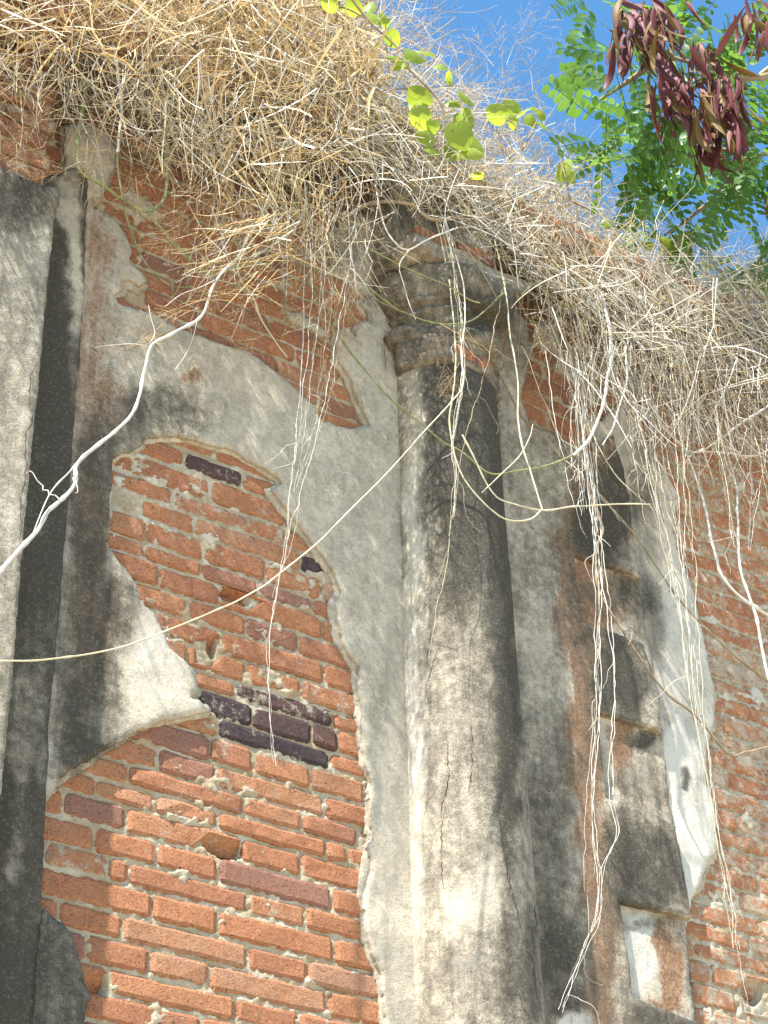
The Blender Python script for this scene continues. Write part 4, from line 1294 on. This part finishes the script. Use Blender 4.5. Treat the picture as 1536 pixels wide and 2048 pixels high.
# ------------------------------------------------------------------ dry grass (nobody could count it)
def strands(n, pos, direc, length, width, nseg=5, curl=0.5, droop=0.3, cols=None, tube=False, seed=0):
    """vectorised blades: pos(n,3), direc(n,3) unit, length(n), width(n)"""
    g = np.random.default_rng(seed)
    d = direc.copy()
    bend = g.normal(size=(n, 3)); bend /= np.linalg.norm(bend, axis=1)[:, None]
    pts = [pos]
    p = pos.copy()
    for i in range(nseg):
        kink = g.normal(size=(n, 3)) * curl * 0.35
        if i >= 1:
            sb = (g.random(n) < 0.10)[:, None] * g.normal(size=(n, 3)) * 1.1
            d = d + sb
        d = d + bend * (curl / nseg) + kink / nseg * 1.6 + np.array([0, 0, -droop / nseg])
        d /= np.linalg.norm(d, axis=1)[:, None]
        p = p + d * (length / nseg)[:, None]
        pts.append(p)
    Pn = np.stack(pts, 1)                      # n, k, 3
    k = nseg + 1
    t = np.gradient(Pn, axis=1); t /= np.linalg.norm(t, axis=2)[:, :, None] + 1e-9
    ref = g.normal(size=(n, 1, 3))
    u = np.cross(t, ref); u /= np.linalg.norm(u, axis=2)[:, :, None] + 1e-9
    taper = np.linspace(1, 0.35, k)[None, :, None] * width[:, None, None] * 0.5
    if tube:
        v = np.cross(t, u)
        S = 3
        ang = np.array([0, 2.094, 4.189])
        V = np.stack([Pn + taper * (np.cos(a) * u + np.sin(a) * v) for a in ang], 2)   # n,k,3,3
    else:
        S = 2
        V = np.stack([Pn - taper * u, Pn + taper * u], 2)
    base = (np.arange(n) * k * S)[:, None, None]
    gi = base + (np.arange(k) * S)[None, :, None] + np.arange(S)[None, None, :]
    if tube:
        nx = np.roll(gi, -1, axis=2)
        f = np.stack([gi[:, :-1], nx[:, :-1], nx[:, 1:], gi[:, 1:]], -1).reshape(-1, 4)
    else:
        f = np.stack([gi[:, :-1, 0], gi[:, :-1, 1], gi[:, 1:, 1], gi[:, 1:, 0]], -1).reshape(-1, 4)
    C = np.repeat(cols, k * S, axis=0)
    return V.reshape(-1, 3), f, C


STRAW = np.array([[0.70, 0.53, 0.28], [0.78, 0.64, 0.40], [0.62, 0.43, 0.20], [0.80, 0.71, 0.52], [0.50, 0.34, 0.16]])
GREY = np.array([[0.52, 0.46, 0.36], [0.66, 0.60, 0.50], [0.74, 0.70, 0.62], [0.38, 0.30, 0.20], [0.60, 0.52, 0.33]])
DARKT = np.array([[0.12, 0.08, 0.05], [0.20, 0.14, 0.08], [0.28, 0.20, 0.12], [0.16, 0.13, 0.05]])  # dark tones, mostly standing in for shaded gaps deep in the grass


def pick(pal, n, g):
    c = pal[g.integers(0, len(pal), n)]
    return c * g.uniform(0.75, 1.15, (n, 1))


def sample_poly(poly, n, g, w=None):
    a = np.array(poly); x0, y0 = a.min(0); x1, y1 = a.max(0)
    out = np.zeros((0, 2))
    while len(out) < n:
        q = np.stack([g.uniform(x0, x1, n * 2), g.uniform(y0, y1, n * 2)], 1)
        m = inpoly(q[:, 0], q[:, 1], poly)
        if w is not None: m &= g.random(len(q)) < w(q[:, 0], q[:, 1])
        out = np.concatenate([out, q[m]])
    return out[:n]


def PV(px, py, d):
    """vectorised P"""
    r = np.stack([px - 768.0, -(py - 1024.0), np.full(len(px), -F)], 1) @ RM.T / F
    t = (D - d) / r[:, 1]
    return np.stack([r[:, 0] * t, -d, EYE + r[:, 2] * t], 1)


def ndir(g, n, mean, sp):
    d = np.array(mean)[None, :] + g.normal(size=(n, 3)) * sp
    return d / np.linalg.norm(d, axis=1)[:, None]


def grass(name, label, parts, mat=MAT_GR, cat='grass'):
    V, f, C = join(parts)
    o = mesh_obj(name, V, f, mat, None, True, V.mean(0), C.astype(np.float32))
    tag(o, label, cat, kind='stuff')
    print(name, len(f) * 2)
    return o


SKYL = [(-150, -260), (600, -200), (700, -60), (800, 40), (880, 130), (960, 240), (1060, 320), (1160, 400), (1260, 470), (1360, 520), (1460, 560), (1640, 620)]
g = np.random.default_rng(100)

# left heap, straw coloured
L_DENSE = [(-150, -150), (540, -150), (640, -40), (730, 60), (770, 160), (740, 240), (670, 290), (620, 350), (550, 380), (470, 320), (400, 220), (300, 160), (200, 120), (100, 110), (-150, 120)]
L_MID = [(-150, 100), (200, 150), (400, 200), (700, 200), (760, 300), (700, 380), (660, 480), (600, 520), (520, 480), (440, 400), (330, 300), (200, 230), (-150, 220)]
R_DENSE = [(640, 270), (720, 220), (800, 230), (900, 310), (1000, 395), (1100, 460), (1200, 520), (1330, 580), (1640, 650), (1640, 830), (1536, 800), (1400, 740), (1280, 690), (1150, 610), (1050, 530), (950, 450), (860, 400), (760, 340), (680, 330)]
R_LOW = [(700, 300), (860, 400), (1000, 500), (1150, 600), (1300, 690), (1640, 800), (1640, 930), (1500, 900), (1400, 860), (1280, 800), (1180, 740), (1090, 660), (1000, 560), (900, 470), (780, 400)]


def mat_layer(poly, n, dlo, dhi, mean, sp, lmin, lmax, wmin, wmax, pal, curl, droop, tube, seed, nseg=5, w=None):
    g = np.random.default_rng(seed)
    q = sample_poly(poly, n, g, w)
    d = g.uniform(dlo, dhi, n)
    pos = PV(q[:, 0], q[:, 1], d)
    L = g.uniform(lmin, lmax, n)
    dr = ndir(g, n, mean, sp)
    pos = pos - dr * (L / 2)[:, None]
    return strands(n, pos, dr, L, g.uniform(wmin, wmax, n) * PXM, nseg, curl, droop, pick(pal, n, g), tube, seed)


grass('dry_grass', 'deep tangled heap of golden dry grass on the wall top, upper left',
      [mat_layer(L_DENSE, 3600, -0.45, 0.02, (0.1, -.2, 0.1), 0.8, .12, .42, 2.4, 7.0, STRAW, 0.9, 0.3, False, 1),
       mat_layer(L_DENSE, 900, -0.05, 0.28, (0.2, -.2, -.1), 0.8, .14, .34, 3.0, 7.5, STRAW, 0.9, 0.5, False, 2),
       mat_layer(L_DENSE, 900, 0.0, 0.30, (0.3, -.1, -.2), 0.8, .16, .45, 1.6, 3.6, STRAW, 0.8, 0.4, True, 3),
       mat_layer(L_MID, 420, 0.05, 0.26, (0.3, -.1, -.8), 0.75, .12, .32, 2.0, 5.0, STRAW, 0.9, 0.6, False, 4),
       mat_layer(L_MID, 330, 0.10, 0.26, (0.1, 0, -1), 0.5, .14, .36, 2.0, 4.0, GREY, 0.8, 0.4, True, 5)])
grass('dry_twigs', 'brown twig litter coloured dark as the shaded gaps under the golden grass heap',
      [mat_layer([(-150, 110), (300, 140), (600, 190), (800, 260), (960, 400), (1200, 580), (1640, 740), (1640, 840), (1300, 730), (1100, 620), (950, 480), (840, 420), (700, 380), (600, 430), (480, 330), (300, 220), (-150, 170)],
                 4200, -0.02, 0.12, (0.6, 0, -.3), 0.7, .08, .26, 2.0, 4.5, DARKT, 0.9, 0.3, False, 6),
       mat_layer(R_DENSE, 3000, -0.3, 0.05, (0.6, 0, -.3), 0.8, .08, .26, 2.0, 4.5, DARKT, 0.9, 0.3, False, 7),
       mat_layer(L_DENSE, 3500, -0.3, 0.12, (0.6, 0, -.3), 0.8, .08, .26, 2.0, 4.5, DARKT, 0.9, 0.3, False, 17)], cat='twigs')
grass('dry_grass', 'bleached grey mat of dry grass and vine strands sloping down to the right edge',
      [mat_layer(R_DENSE, 1300, -0.35, 0.12, (0.6, -.1, -.1), 0.75, .12, .36, 2.4, 5.5, GREY, 0.8, 0.3, False, 8),
       mat_layer(R_DENSE, 850, -0.1, 0.28, (0.9, -.1, -.35), 0.6, .12, .34, 2.0, 4.2, GREY, 0.6, 0.4, True, 9),
       mat_layer(R_DENSE, 800, -0.3, 0.22, (0.2, -.1, .2), 0.8, .10, .36, 2.0, 4.0, STRAW, 0.8, 0.3, True, 10),
       mat_layer(R_DENSE, 260, 0.1, 0.28, (0.9, -.1, -.75), 0.2, .3, .6, 3.0, 5.5, GREY * .8, 0.3, 0.3, True, 18, nseg=8),
       mat_layer([(780, 130), (900, 190), (1000, 290), (1100, 360), (1200, 430), (1330, 500), (1640, 570), (1640, 680), (1330, 610), (1200, 550), (1000, 420), (900, 340), (800, 250)], 1300, -0.25, 0.15, (0.5, -.1, 0), 0.8, .10, .34, 1.8, 4.5, GREY, 0.9, 0.3, False, 40),
       mat_layer(R_LOW, 220, 0.05, 0.24, (0.5, 0, -1), 0.5, .10, .36, 2.0, 4.0, GREY, 0.6, 0.4, True, 11)])
SPRAY = [(440, 400), (560, 400), (600, 480), (540, 560), (470, 600), (400, 600), (380, 520)]
grass('dry_sprays', 'bright straw sprays fanning out where the thick pale stem leaves the heap',
      [mat_layer(SPRAY, 80, 0.2, 0.32, (-.75, 0, -.55), 0.28, .08, .22, 2.2, 3.6, STRAW, 0.35, 0.2, True, 19),
       mat_layer(SPRAY, 70, 0.15, 0.3, (0, 0, -1), 0.5, .08, .22, 1.8, 3.2, GREY, 0.8, 0.2, True, 20),
       mat_layer([(150, 150), (450, 220), (450, 330), (250, 300), (150, 240)], 60, 0.15, 0.3, (.2, 0, -1), 0.45, .12, .34, 2.4, 4.4, GREY, 0.7, 0.2, True, 21, nseg=8),
       mat_layer([(600, 440), (760, 440), (740, 620), (620, 640)], 70, 0.12, 0.3, (0, 0, -1), 0.35, .12, .34, 1.8, 3.4, GREY, 0.6, 0.2, True, 22, nseg=8)], cat='dry strands')
R_HANG = [(1080, 640), (1200, 700), (1300, 740), (1640, 850), (1640, 980), (1480, 930), (1380, 900), (1270, 850), (1150, 780)]
DEAD = np.array([[0.30, 0.18, 0.09], [0.42, 0.28, 0.14], [0.55, 0.42, 0.24], [0.22, 0.13, 0.07]])
grass('dead_leaves', 'crumpled dead leaf flakes caught in the grass on the wall top',
      [mat_layer(L_DENSE + [], 900, -0.2, 0.25, (0, -.2, -.2), 1.0, .02, .06, 7, 15, DEAD, 0.9, 0.2, False, 30, nseg=3),
       mat_layer(R_DENSE, 900, -0.2, 0.25, (0, -.2, -.2), 1.0, .02, .05, 6, 13, DEAD, 0.9, 0.2, False, 31, nseg=3)], cat='dead leaves')
WHT = np.array([[0.80, 0.76, 0.68], [0.72, 0.67, 0.57], [0.85, 0.80, 0.70]])
grass('bleached_stems', 'bleached white stems lying across the sloping grass mat',
      [mat_layer(R_DENSE, 300, 0.15, 0.32, (0.6, -.1, -.3), 0.7, .10, .3, 2.6, 5.0, WHT, 0.7, 0.3, True, 41, nseg=7),
       mat_layer(L_DENSE, 150, 0.15, 0.32, (0.2, -.1, -.3), 0.8, .12, .4, 2.6, 5.0, WHT, 0.7, 0.3, True, 42, nseg=7),
       mat_layer(R_HANG, 60, 0.15, 0.3, (0.2, 0, -1), 0.4, .12, .34, 2.4, 4.4, WHT, 0.6, 0.3, True, 43, nseg=7)], cat='dry stems')
grass('hanging_strands', 'curtain of white and grey strand ends hanging over the right-hand bricks',
      [mat_layer(R_HANG, 220, 0.10, 0.26, (0.15, 0, -1), 0.28, .08, .30, 1.8, 3.6, GREY, 0.5, 0.3, True, 12),
       mat_layer(R_HANG, 120, 0.12, 0.26, (0.1, 0, -1), 0.12, .35, .7, 1.4, 2.4, GREY, 0.25, 0.2, True, 13, nseg=9)], cat='dry strands')
FR = [(560, -100), (760, -60), (860, 40), (960, 160), (1060, 230), (1180, 330), (1260, 400), (1400, 460), (1640, 500), (1640, 640), (1400, 560), (1200, 480), (1050, 370), (900, 260), (780, 140), (700, 60), (600, -20)]
grass('grass_stalks', 'thin airy grass stalks standing against the sky along the wall top',
      [mat_layer(FR, 560, -0.45, 0.1, (0.25, -.1, .5), 0.7, .12, .42, 1.4, 3.2, STRAW, 0.7, 0.3, True, 14, nseg=6),
       mat_layer(FR, 420, -0.45, 0.1, (0.2, -.1, .2), 0.8, .10, .28, 1.4, 3.4, GREY, 0.8, 0.3, True, 15),
       mat_layer([(830, 30), (1000, 100), (1100, 260), (1200, 330), (1080, 330), (930, 200)], 60, -0.45, 0.1, (0.25, -.1, .8), 0.5, .3, .6, 1.0, 2.0, DARKT + .12, 0.5, 0.2, True, 16, nseg=8)])


# feathery dry seed heads on the left
def sprig(root, direc, L, g, nb=11):
    parts = []
    d = np.array(direc, float); d /= np.linalg.norm(d)
    side = np.cross(d, [0, 1, 0]); side /= np.linalg.norm(side) + 1e-9
    n = nb
    pos = np.array([np.array(root) + d * L * (0.35 + 0.65 * i / n) for i in range(n)])
    sg = np.where(np.arange(n) % 2, 1, -1)[:, None]
    dr = d[None] * 1.0 + side[None] * sg * g.uniform(.35, .9, (n, 1)) + g.normal(size=(n, 3)) * .18
    dr /= np.linalg.norm(dr, axis=1)[:, None]
    ln = L * g.uniform(.2, .45, n)
    parts.append((pos, dr, ln, g.uniform(.9, 1.5, n)))
    parts.append((np.array([root]), d[None], np.array([L]), np.array([2.0])))
    pos2 = np.repeat(pos + dr * (ln * .5)[:, None], 2, axis=0)
    dr2 = np.repeat(dr, 2, axis=0) + g.normal(size=(2 * n, 3)) * .45
    dr2 /= np.linalg.norm(dr2, axis=1)[:, None]
    parts.append((pos2, dr2, np.repeat(ln, 2) * .4, g.uniform(.8, 1.2, 2 * n)))
    return parts


g = np.random.default_rng(55)
PO, DR, LN, WD = [], [], [], []
SP = [(430, 440), (500, 470), (560, 480), (480, 560), (420, 480), (360, 420), (540, 560), (600, 560), (650, 600), (700, 540), (380, 330), (300, 330), (250, 300), (200, 300), (100, 230), (60, 260), (330, 650), (380, 640), (560, 640), (620, 700), (640, 640), (700, 600), (1150, 640), (1200, 680), (1100, 620), (1300, 720), (1400, 760), (920, 700), (900, 640), (500, 400), (450, 380)]
for (x, y) in SP * 3:
    x += g.uniform(-40, 40); y += g.uniform(-40, 30)
    r_ = P(x, y, g.uniform(.12, .26))
    dirn = np.array([g.normal(-.35 if x < 560 else 0.1, .5), g.normal(0, .3), -1.0 + g.normal(0, .35)])
    for a in sprig(r_, dirn, g.uniform(.08, .18), g):
        PO.append(a[0]); DR.append(a[1]); LN.append(a[2]); WD.append(a[3])
PO = np.concatenate(PO); DR = np.concatenate(DR); LN = np.concatenate(LN); WD = np.concatenate(WD)
BR = np.array([[0.42, 0.25, 0.12], [0.52, 0.36, 0.18], [0.60, 0.46, 0.26]])
grass('seed_heads', 'fine feathery dry seed heads hanging over the upper bricks', [strands(len(PO), PO, DR, LN, WD * PXM, 3, 0.25, 0.1, pick(BR, len(PO), g), True, 77)], cat='seed heads')
# seed heads against the sky
PO, DR, LN, WD = [], [], [], []
for i in range(30):
    t = g.random()
    x = np.interp(t, [0, .35, .6, .8, 1], [820, 960, 1120, 1290, 1500]) + g.uniform(-40, 40)
    y = np.interp(x, [820, 960, 1120, 1290, 1500], [120, 170, 250, 400, 500]) + g.uniform(-90, 60)
    r_ = P(x, y, g.uniform(-.4, 0.05))
    for a in sprig(r_, (g.normal(.1, .5), g.normal(0, .3), 0.7), g.uniform(.12, .28), g, 9):
        PO.append(a[0]); DR.append(a[1]); LN.append(a[2]); WD.append(a[3] * .75)
PO = np.concatenate(PO); DR = np.concatenate(DR); LN = np.concatenate(LN); WD = np.concatenate(WD)
grass('seed_heads', 'wispy grass seed heads against the blue sky above the wall', [strands(len(PO), PO, DR, LN, WD * PXM, 3, 0.25, 0.1, pick(STRAW, len(PO), g), True, 78)], cat='seed heads')

# ------------------------------------------------------------------ leafy vine with heart-shaped leaves
def heart_leaf(sc=1.0):
    th = np.linspace(0, 2 * np.pi, 18, endpoint=False)
    x = 0.50 * np.sin(th) * (1 - 0.15 * np.cos(th))
    y = 0.5 - 0.52 * np.cos(th) + 0.10 * np.cos(2 * th)
    y = np.where(np.abs(x) < 0.06, np.where(y < .4, y + 0.14, y + 0.06), y)
    V = [(0, 0.15, 0.0), (0, 0.55, 0.03), (0, 0.85, 0.0)]
    b = len(V)
    for a_, q in zip(x, y):
        V.append((a_, q, -0.10 * abs(a_) ** 1.5 * 3 + 0.02 * math.sin(q * 12) - 0.12 * max(0, q - .6)))
    mid = []
    for a_, q in zip(x, y):
        V.append((a_ * .5, .5 + (q - .5) * .5, 0.045 - 0.05 * abs(a_)))
    n = 18
    Fc = []
    for i in range(n):
        j = (i + 1) % n
        Fc.append([b + i, b + j, b + n + j, b + n + i])
        Fc.append([b + n + i, b + n + j, 1])
    V = np.array(V) * sc
    me = bpy.data.meshes.new('heart_leaf')
    me.from_pydata(V[:, :].tolist(), [], Fc)
    me.polygons.foreach_set('use_smooth', [True] * len(Fc))
    me.materials.append(MAT_VLEAF)
    return me


HL = heart_leaf()


def orient(o, pos, tipdir, normal, s, parent):
    t = Vector(tipdir).normalized(); n = Vector(normal)
    n = (n - t * n.dot(t)).normalized()
    xx = t.cross(n)
    m = Matrix((xx, t, n)).transposed()
    o.matrix_local = Matrix.Translation(Vector(pos) - (Vector(parent.location) if parent else Vector())) @ m.to_4x4() @ Matrix.Diagonal((s, s, s, 1))


CAMV = Vector((0.15, 0.0, 0)) + Vector((float(-RM[0, 2]), float(-RM[1, 2]), float(-RM[2, 2])))  # looking direction


def leaf_vine(label, stems, leaves, depth):
    root = empty('leafy_vine', tuple(float(q) for q in P(stems[0][-1][0], stems[0][-1][1], depth)))
    tag(root, label, 'vine')
    for s in stems:
        W = [P(x, y, depth + rr.uniform(-.02, .02)) for x, y in s]
        path, ts = catmull(W, .015)
        V, f, C = tube_geo(path, np.linspace(3.2, 2.0, len(path)) * PXM, 6, rr.randrange(99))
        mesh_obj('stem', V, f, MAT_BARK, root, True, V.mean(0), C)
    for (x, y, s, ang) in leaves:
        o = bpy.data.objects.new('leaf', HL)
        COL.objects.link(o); o.parent = root
        a = math.radians(ang + rr.uniform(-15, 15))
        tip = Vector((math.cos(a), rr.uniform(-.5, .5), math.sin(a)))
        nrm = -CAMV + Vector((rr.uniform(-.8, .8), rr.uniform(-.8, .8), rr.uniform(-.2, 1.3)))
        pos = P(x, y, depth + rr.uniform(-.05, .05)) - np.array(tip.normalized()) * s * PXM * .5
        orient(o, pos, tip, nrm, s * PXM * 1.12, root)
    return root


leaf_vine('climbing vine with translucent yellow green heart-shaped leaves standing up from the grass against the sky',
          [[(690, -20), (740, 45), (790, 90), (820, 140), (860, 180), (885, 215), (888, 260), (885, 320)], [(600, 15), (660, 12), (700, 20), (745, 48)]],
          [(665, 5, 50, 200), (700, 12, 48, 330), (745, 32, 58, -30), (735, 18, 40, 70), (768, 40, 40, 40), (780, 72, 46, -30), (755, 85, 30, 240), (800, 120, 60, 200), (822, 108, 54, -20), (848, 105, 46, 10),
           (880, 135, 34, 60), (800, 130, 36, 230), (845, 203, 66, 170), (848, 236, 60, 190), (858, 272, 48, 180), (866, 300, 44, 220), (925, 190, 56, -10), (905, 205, 40, 250), (930, 235, 52, 0), (918, 262, 70, -60),
           (930, 290, 66, -30), (905, 300, 50, 240), (945, 305, 40, 0), (895, 160, 36, 80), (868, 256, 34, 140), (914, 245, 44, 90), (950, 352, 30, 0)], 0.30)
leaf_vine('small clump of green vine leaves just right of the tall leafy vine, above the capital',
          [[(1045, 300), (1030, 250), (1000, 235)], [(1045, 300), (1075, 240)]],
          [(1000, 230, 56, 190), (1025, 222, 50, 150), (1045, 225, 44, 60), (1075, 225, 52, 40), (1030, 245, 40, 210), (1062, 245, 40, 100), (1085, 250, 36, -60), (990, 225, 40, 200)], 0.15)
leaf_vine('single yellow green leaves poking out of the sloping grass mat',
          [[(1140, 400), (1130, 350), (1120, 320)], [(1140, 400), (1180, 420)]],
          [(1125, 335, 60, 280), (1140, 350, 34, 270), (960, 355, 32, 200), (1215, 445, 30, 260)], 0.16)
leaf_vine('pale green leaf clump at the grass edge beside the black pods',
          [[(1330, 520), (1320, 480), (1305, 470)], [(1330, 520), (1345, 480)]],
          [(1300, 490, 36, 200), (1330, 490, 54, 0), (1345, 500, 40, -20), (1310, 475, 30, 60), (1480, 628, 34, 20), (1460, 625, 30, 170)], 0.0)

# ------------------------------------------------------------------ the pod-bearing tree behind the wall
def frond_mesh(npair, L, lw, ll, seed):
    g = random.Random(seed)
    V, Fc = [], []
    for i in range(npair + 1):
        pass
    # rachis
    for i in range(6):
        t = i / 5
        c = Vector((0, t * L, -0.10 * L * t * t))
        w = 0.0011
        for a in (0, 2.1, 4.2):
            V.append((c.x + w * math.cos(a), c.y, c.z + w * math.sin(a)))
    for i in range(5):
        for j in range(3):
            k = (j + 1) % 3
            Fc.append([i * 3 + j, i * 3 + k, (i + 1) * 3 + k, (i + 1) * 3 + j])
    for i in range(npair):
        t = (i + 1) / (npair + .3)
        c = Vector((0, t * L, -0.10 * L * t * t))
        for sgn in (-1, 1):
            s = g.uniform(.8, 1.15) * (0.75 + 0.5 * math.sin(math.pi * min(1, t * .9)))
            ax = Vector((sgn * 1.0, 0.35 + g.uniform(-.12, .12), g.uniform(-.45, .15))).normalized()
            up = Vector((0, 0, 1)); wv = ax.cross(up).normalized()
            b = len(V)
            prof = [(0.04, 0.05), (0.3, 0.42), (0.65, 0.5), (0.92, 0.25), (1.0, 0.02)]
            for (u, w) in prof:
                p = c + ax * ll * s * u
                for q in (-1, 0, 1):
                    r_ = p + wv * lw * s * w * q + Vector((0, 0, 0.0012 * abs(q)))
                    V.append(tuple(r_))
            for k in range(4):
                for q in range(2):
                    Fc.append([b + k * 3 + q, b + k * 3 + q + 1, b + (k + 1) * 3 + q + 1, b + (k + 1) * 3 + q])
    me = bpy.data.meshes.new('compound_leaf')
    me.from_pydata(V, [], Fc)
    me.polygons.foreach_set('use_smooth', [True] * len(Fc))
    me.materials.append(MAT_LEAF)
    return me


def pod_mesh(seed):
    g = random.Random(seed)
    V, Fc = [], []
    L = 0.17; n = 22
    bx = g.uniform(-.02, .03); by = g.uniform(-.03, .03)
    for i in range(n + 1):
        t = i / n
        w = 0.0118 * min(1, math.sin(math.pi * min(1, max(0.02, t * 1.02))) ** .35) * (1 if t < .93 else .5)
        if i == 0: w = 0.002
        z_ = -t * L; x_ = bx * t * t; y_ = by * math.sin(t * 3)
        tw = 0.9 * math.sin(t * 2.2 + seed)
        bump = 0.0014 * (1 if i % 2 else 0.3)
        for (a, bb) in ((-1, 0), (-.72, 1), (0, 1.0), (.72, 1), (1, 0), (.72, -1), (0, -1.0), (-.72, -1)):
            dx = w * a; dy = (0.0009 + bump * (1 if a == 0 else 0.15)) * bb
            V.append((x_ + dx * math.cos(tw) - dy * math.sin(tw), y_ + dx * math.sin(tw) + dy * math.cos(tw), z_ + 0.004 * a))
    for i in range(n):
        for j in range(8):
            k = (j + 1) % 8
            Fc.append([i * 8 + j, i * 8 + k, (i + 1) * 8 + k, (i + 1) * 8 + j])
    me = bpy.data.meshes.new('seed_pod')
    me.from_pydata(V, [], Fc)
    me.polygons.foreach_set('use_smooth', [True] * len(Fc))
    me.materials.append(MAT_POD_SHADE if seed in (2, 5) else MAT_POD)
    return me


FM = [frond_mesh(np_, L, lw, ll, s) for np_, L, lw, ll, s in ((7, .19, .022, .034, 1), (9, .24, .021, .036, 2), (6, .16, .024, .038, 3), (12, .30, .018, .036, 4))]
PM = [pod_mesh(s) for s in range(6)]
TB = PR(1750, 700, 7.6); TB[2] = 0.0
tree = empty('pod_tree', tuple(float(v) for v in TB))
tag(tree, 'green tree with drooping clusters of maroon seed pods behind the wall', 'tree')
T1 = PR(1700, 120, 7.4)
trk = [TB, TB + np.array([-.1, .1, 1.6]), TB + np.array([0.05, 0, 3.2]), (TB + np.array([0, 0, 4.6])) * .4 + T1 * .6, T1, PR(1640, -160, 7.3)]
path, ts = catmull(trk, .1)
V, f, C = tube_geo(path, np.linspace(.13, .03, len(path)), 12, 5, 0.1)
mesh_obj('trunk', V, f, MAT_BARK, tree, True, V.mean(0), C)
BRS = [[(1700, 120, 7.4), (1600, 100, 7.1), (1500, 160, 6.9), (1440, 140, 6.8), (1330, 110, 6.7), (1220, 60, 6.6)],
       [(1700, 120, 7.4), (1560, 0, 7.0), (1420, -30, 6.7), (1260, -20, 6.5)],
       [(1600, 100, 7.1), (1540, 150, 6.9), (1480, 152, 6.8), (1430, 125, 6.7), (1380, 190, 6.6)],
       [(1700, 120, 7.4), (1600, 280, 7.1), (1500, 320, 6.9), (1400, 420, 6.8), (1330, 470, 6.7)],
       [(1330, 110, 6.7), (1260, 160, 6.7), (1200, 200, 6.7)], [(1500, 320, 6.9), (1440, 300, 6.8), (1380, 330, 6.8)], [(1640, -160, 7.3), (1500, -100, 6.9), (1340, -90, 6.6), (1200, -30, 6.5)],
       [(1600, 280, 7.1), (1560, 420, 7.0), (1520, 520, 7.0), (1460, 560, 7.0)]]
for b in BRS:
    path, ts = catmull([PR(*q) for q in b], .03)
    V, f, C = tube_geo(path, np.linspace(.013, .004, len(path)), 7, rr.randrange(99), .2)
    mesh_obj('branch', V, f, MAT_BARK, tree, True, V.mean(0), C)

gl = np.random.default_rng(31)
LREG = [([(1150, -60), (1640, -60), (1640, 330), (1420, 330), (1250, 300), (1190, 250), (1210, 150), (1165, 60)], 92, 6.6, 7.3),
        ([(1170, 180), (1300, 180), (1330, 330), (1250, 360), (1200, 330)], 20, 6.5, 6.8),
        ([(1300, 280), (1640, 300), (1640, 460), (1440, 430), (1330, 400)], 30, 6.7, 7.2),
        ([(1280, 430), (1400, 380), (1440, 460), (1330, 500)], 11, 6.7, 7.0),
        ([(1380, 480), (1640, 440), (1640, 620), (1460, 580)], 22, 6.9, 7.6)]
for poly, n, d0, d1 in LREG:
    q = sample_poly(poly, n, gl)
    for (x, y) in q:
        o = bpy.data.objects.new('compound_leaf', FM[gl.integers(0, 4)])
        COL.objects.link(o); o.parent = tree
        hang = gl.random() < .65
        tip = Vector((gl.normal(0, .45), gl.normal(0, .5), -1.0)) if hang else Vector((gl.normal(-.6, .5), gl.normal(-.2, .5), gl.normal(.1, .35)))
        nrm = Vector((gl.normal(0, .5), -1 + gl.normal(0, .5), gl.normal(.3, .6)))
        orient(o, PR(x, y, gl.uniform(d0, d1)) , tip, nrm, float(gl.uniform(.8, 1.15)), tree)
PC = [(1235, 5, 34, 12), (1260, 20, 40, 16), (1300, -5, 40, 10), (1215, 70, 12, 4), (1300, 100, 22, 9), (1330, 130, 30, 14), (1370, 70, 14, 5), (1400, 78, 12, 4), (1405, 135, 16, 7), (1455, 145, 22, 10), (1360, 170, 40, 14), (1410, 190, 40, 12), (1480, -5, 40, 11), (1520, 10, 30, 7), (1385, 240, 22, 6), (1285, 160, 14, 4), (1525, 380, 14, 4), (1450, 230, 30, 5), (1315, 40, 30, 6), (1370, 215, 50, 12), (1250, 60, 40, 10), (1430, 170, 30, 6), (1395, 265, 26, 8), (1340, 200, 30, 10), (1440, 215, 24, 8)]
for (cx, cy, sp, n) in PC:
    for _ in range(int(n * 1.3)):
        o = bpy.data.objects.new('seed_pod', PM[gl.integers(0, 6)])
        COL.objects.link(o); o.parent = tree
        x = cx + 16 + gl.normal(0, sp * .6); y = cy + 14 + gl.normal(0, sp * .35)
        s = float(gl.uniform(.6, 1.05))
        rot = Matrix.Rotation(gl.normal(0, .13), 4, 'Y') @ Matrix.Rotation(gl.normal(0, .25), 4, 'X') @ Matrix.Rotation(gl.uniform(-1.2, 1.6), 4, 'Z')
        if gl.random() < .12: rot = Matrix.Rotation(-0.7, 4, 'Y') @ rot
        p_ = PR(x, y, gl.uniform(6.35, 6.8))
        o.matrix_local = Matrix.Translation(Vector(p_) - Vector(tree.location)) @ rot @ Matrix.Diagonal((s, s, s, 1))
print('objects', len(bpy.data.objects))
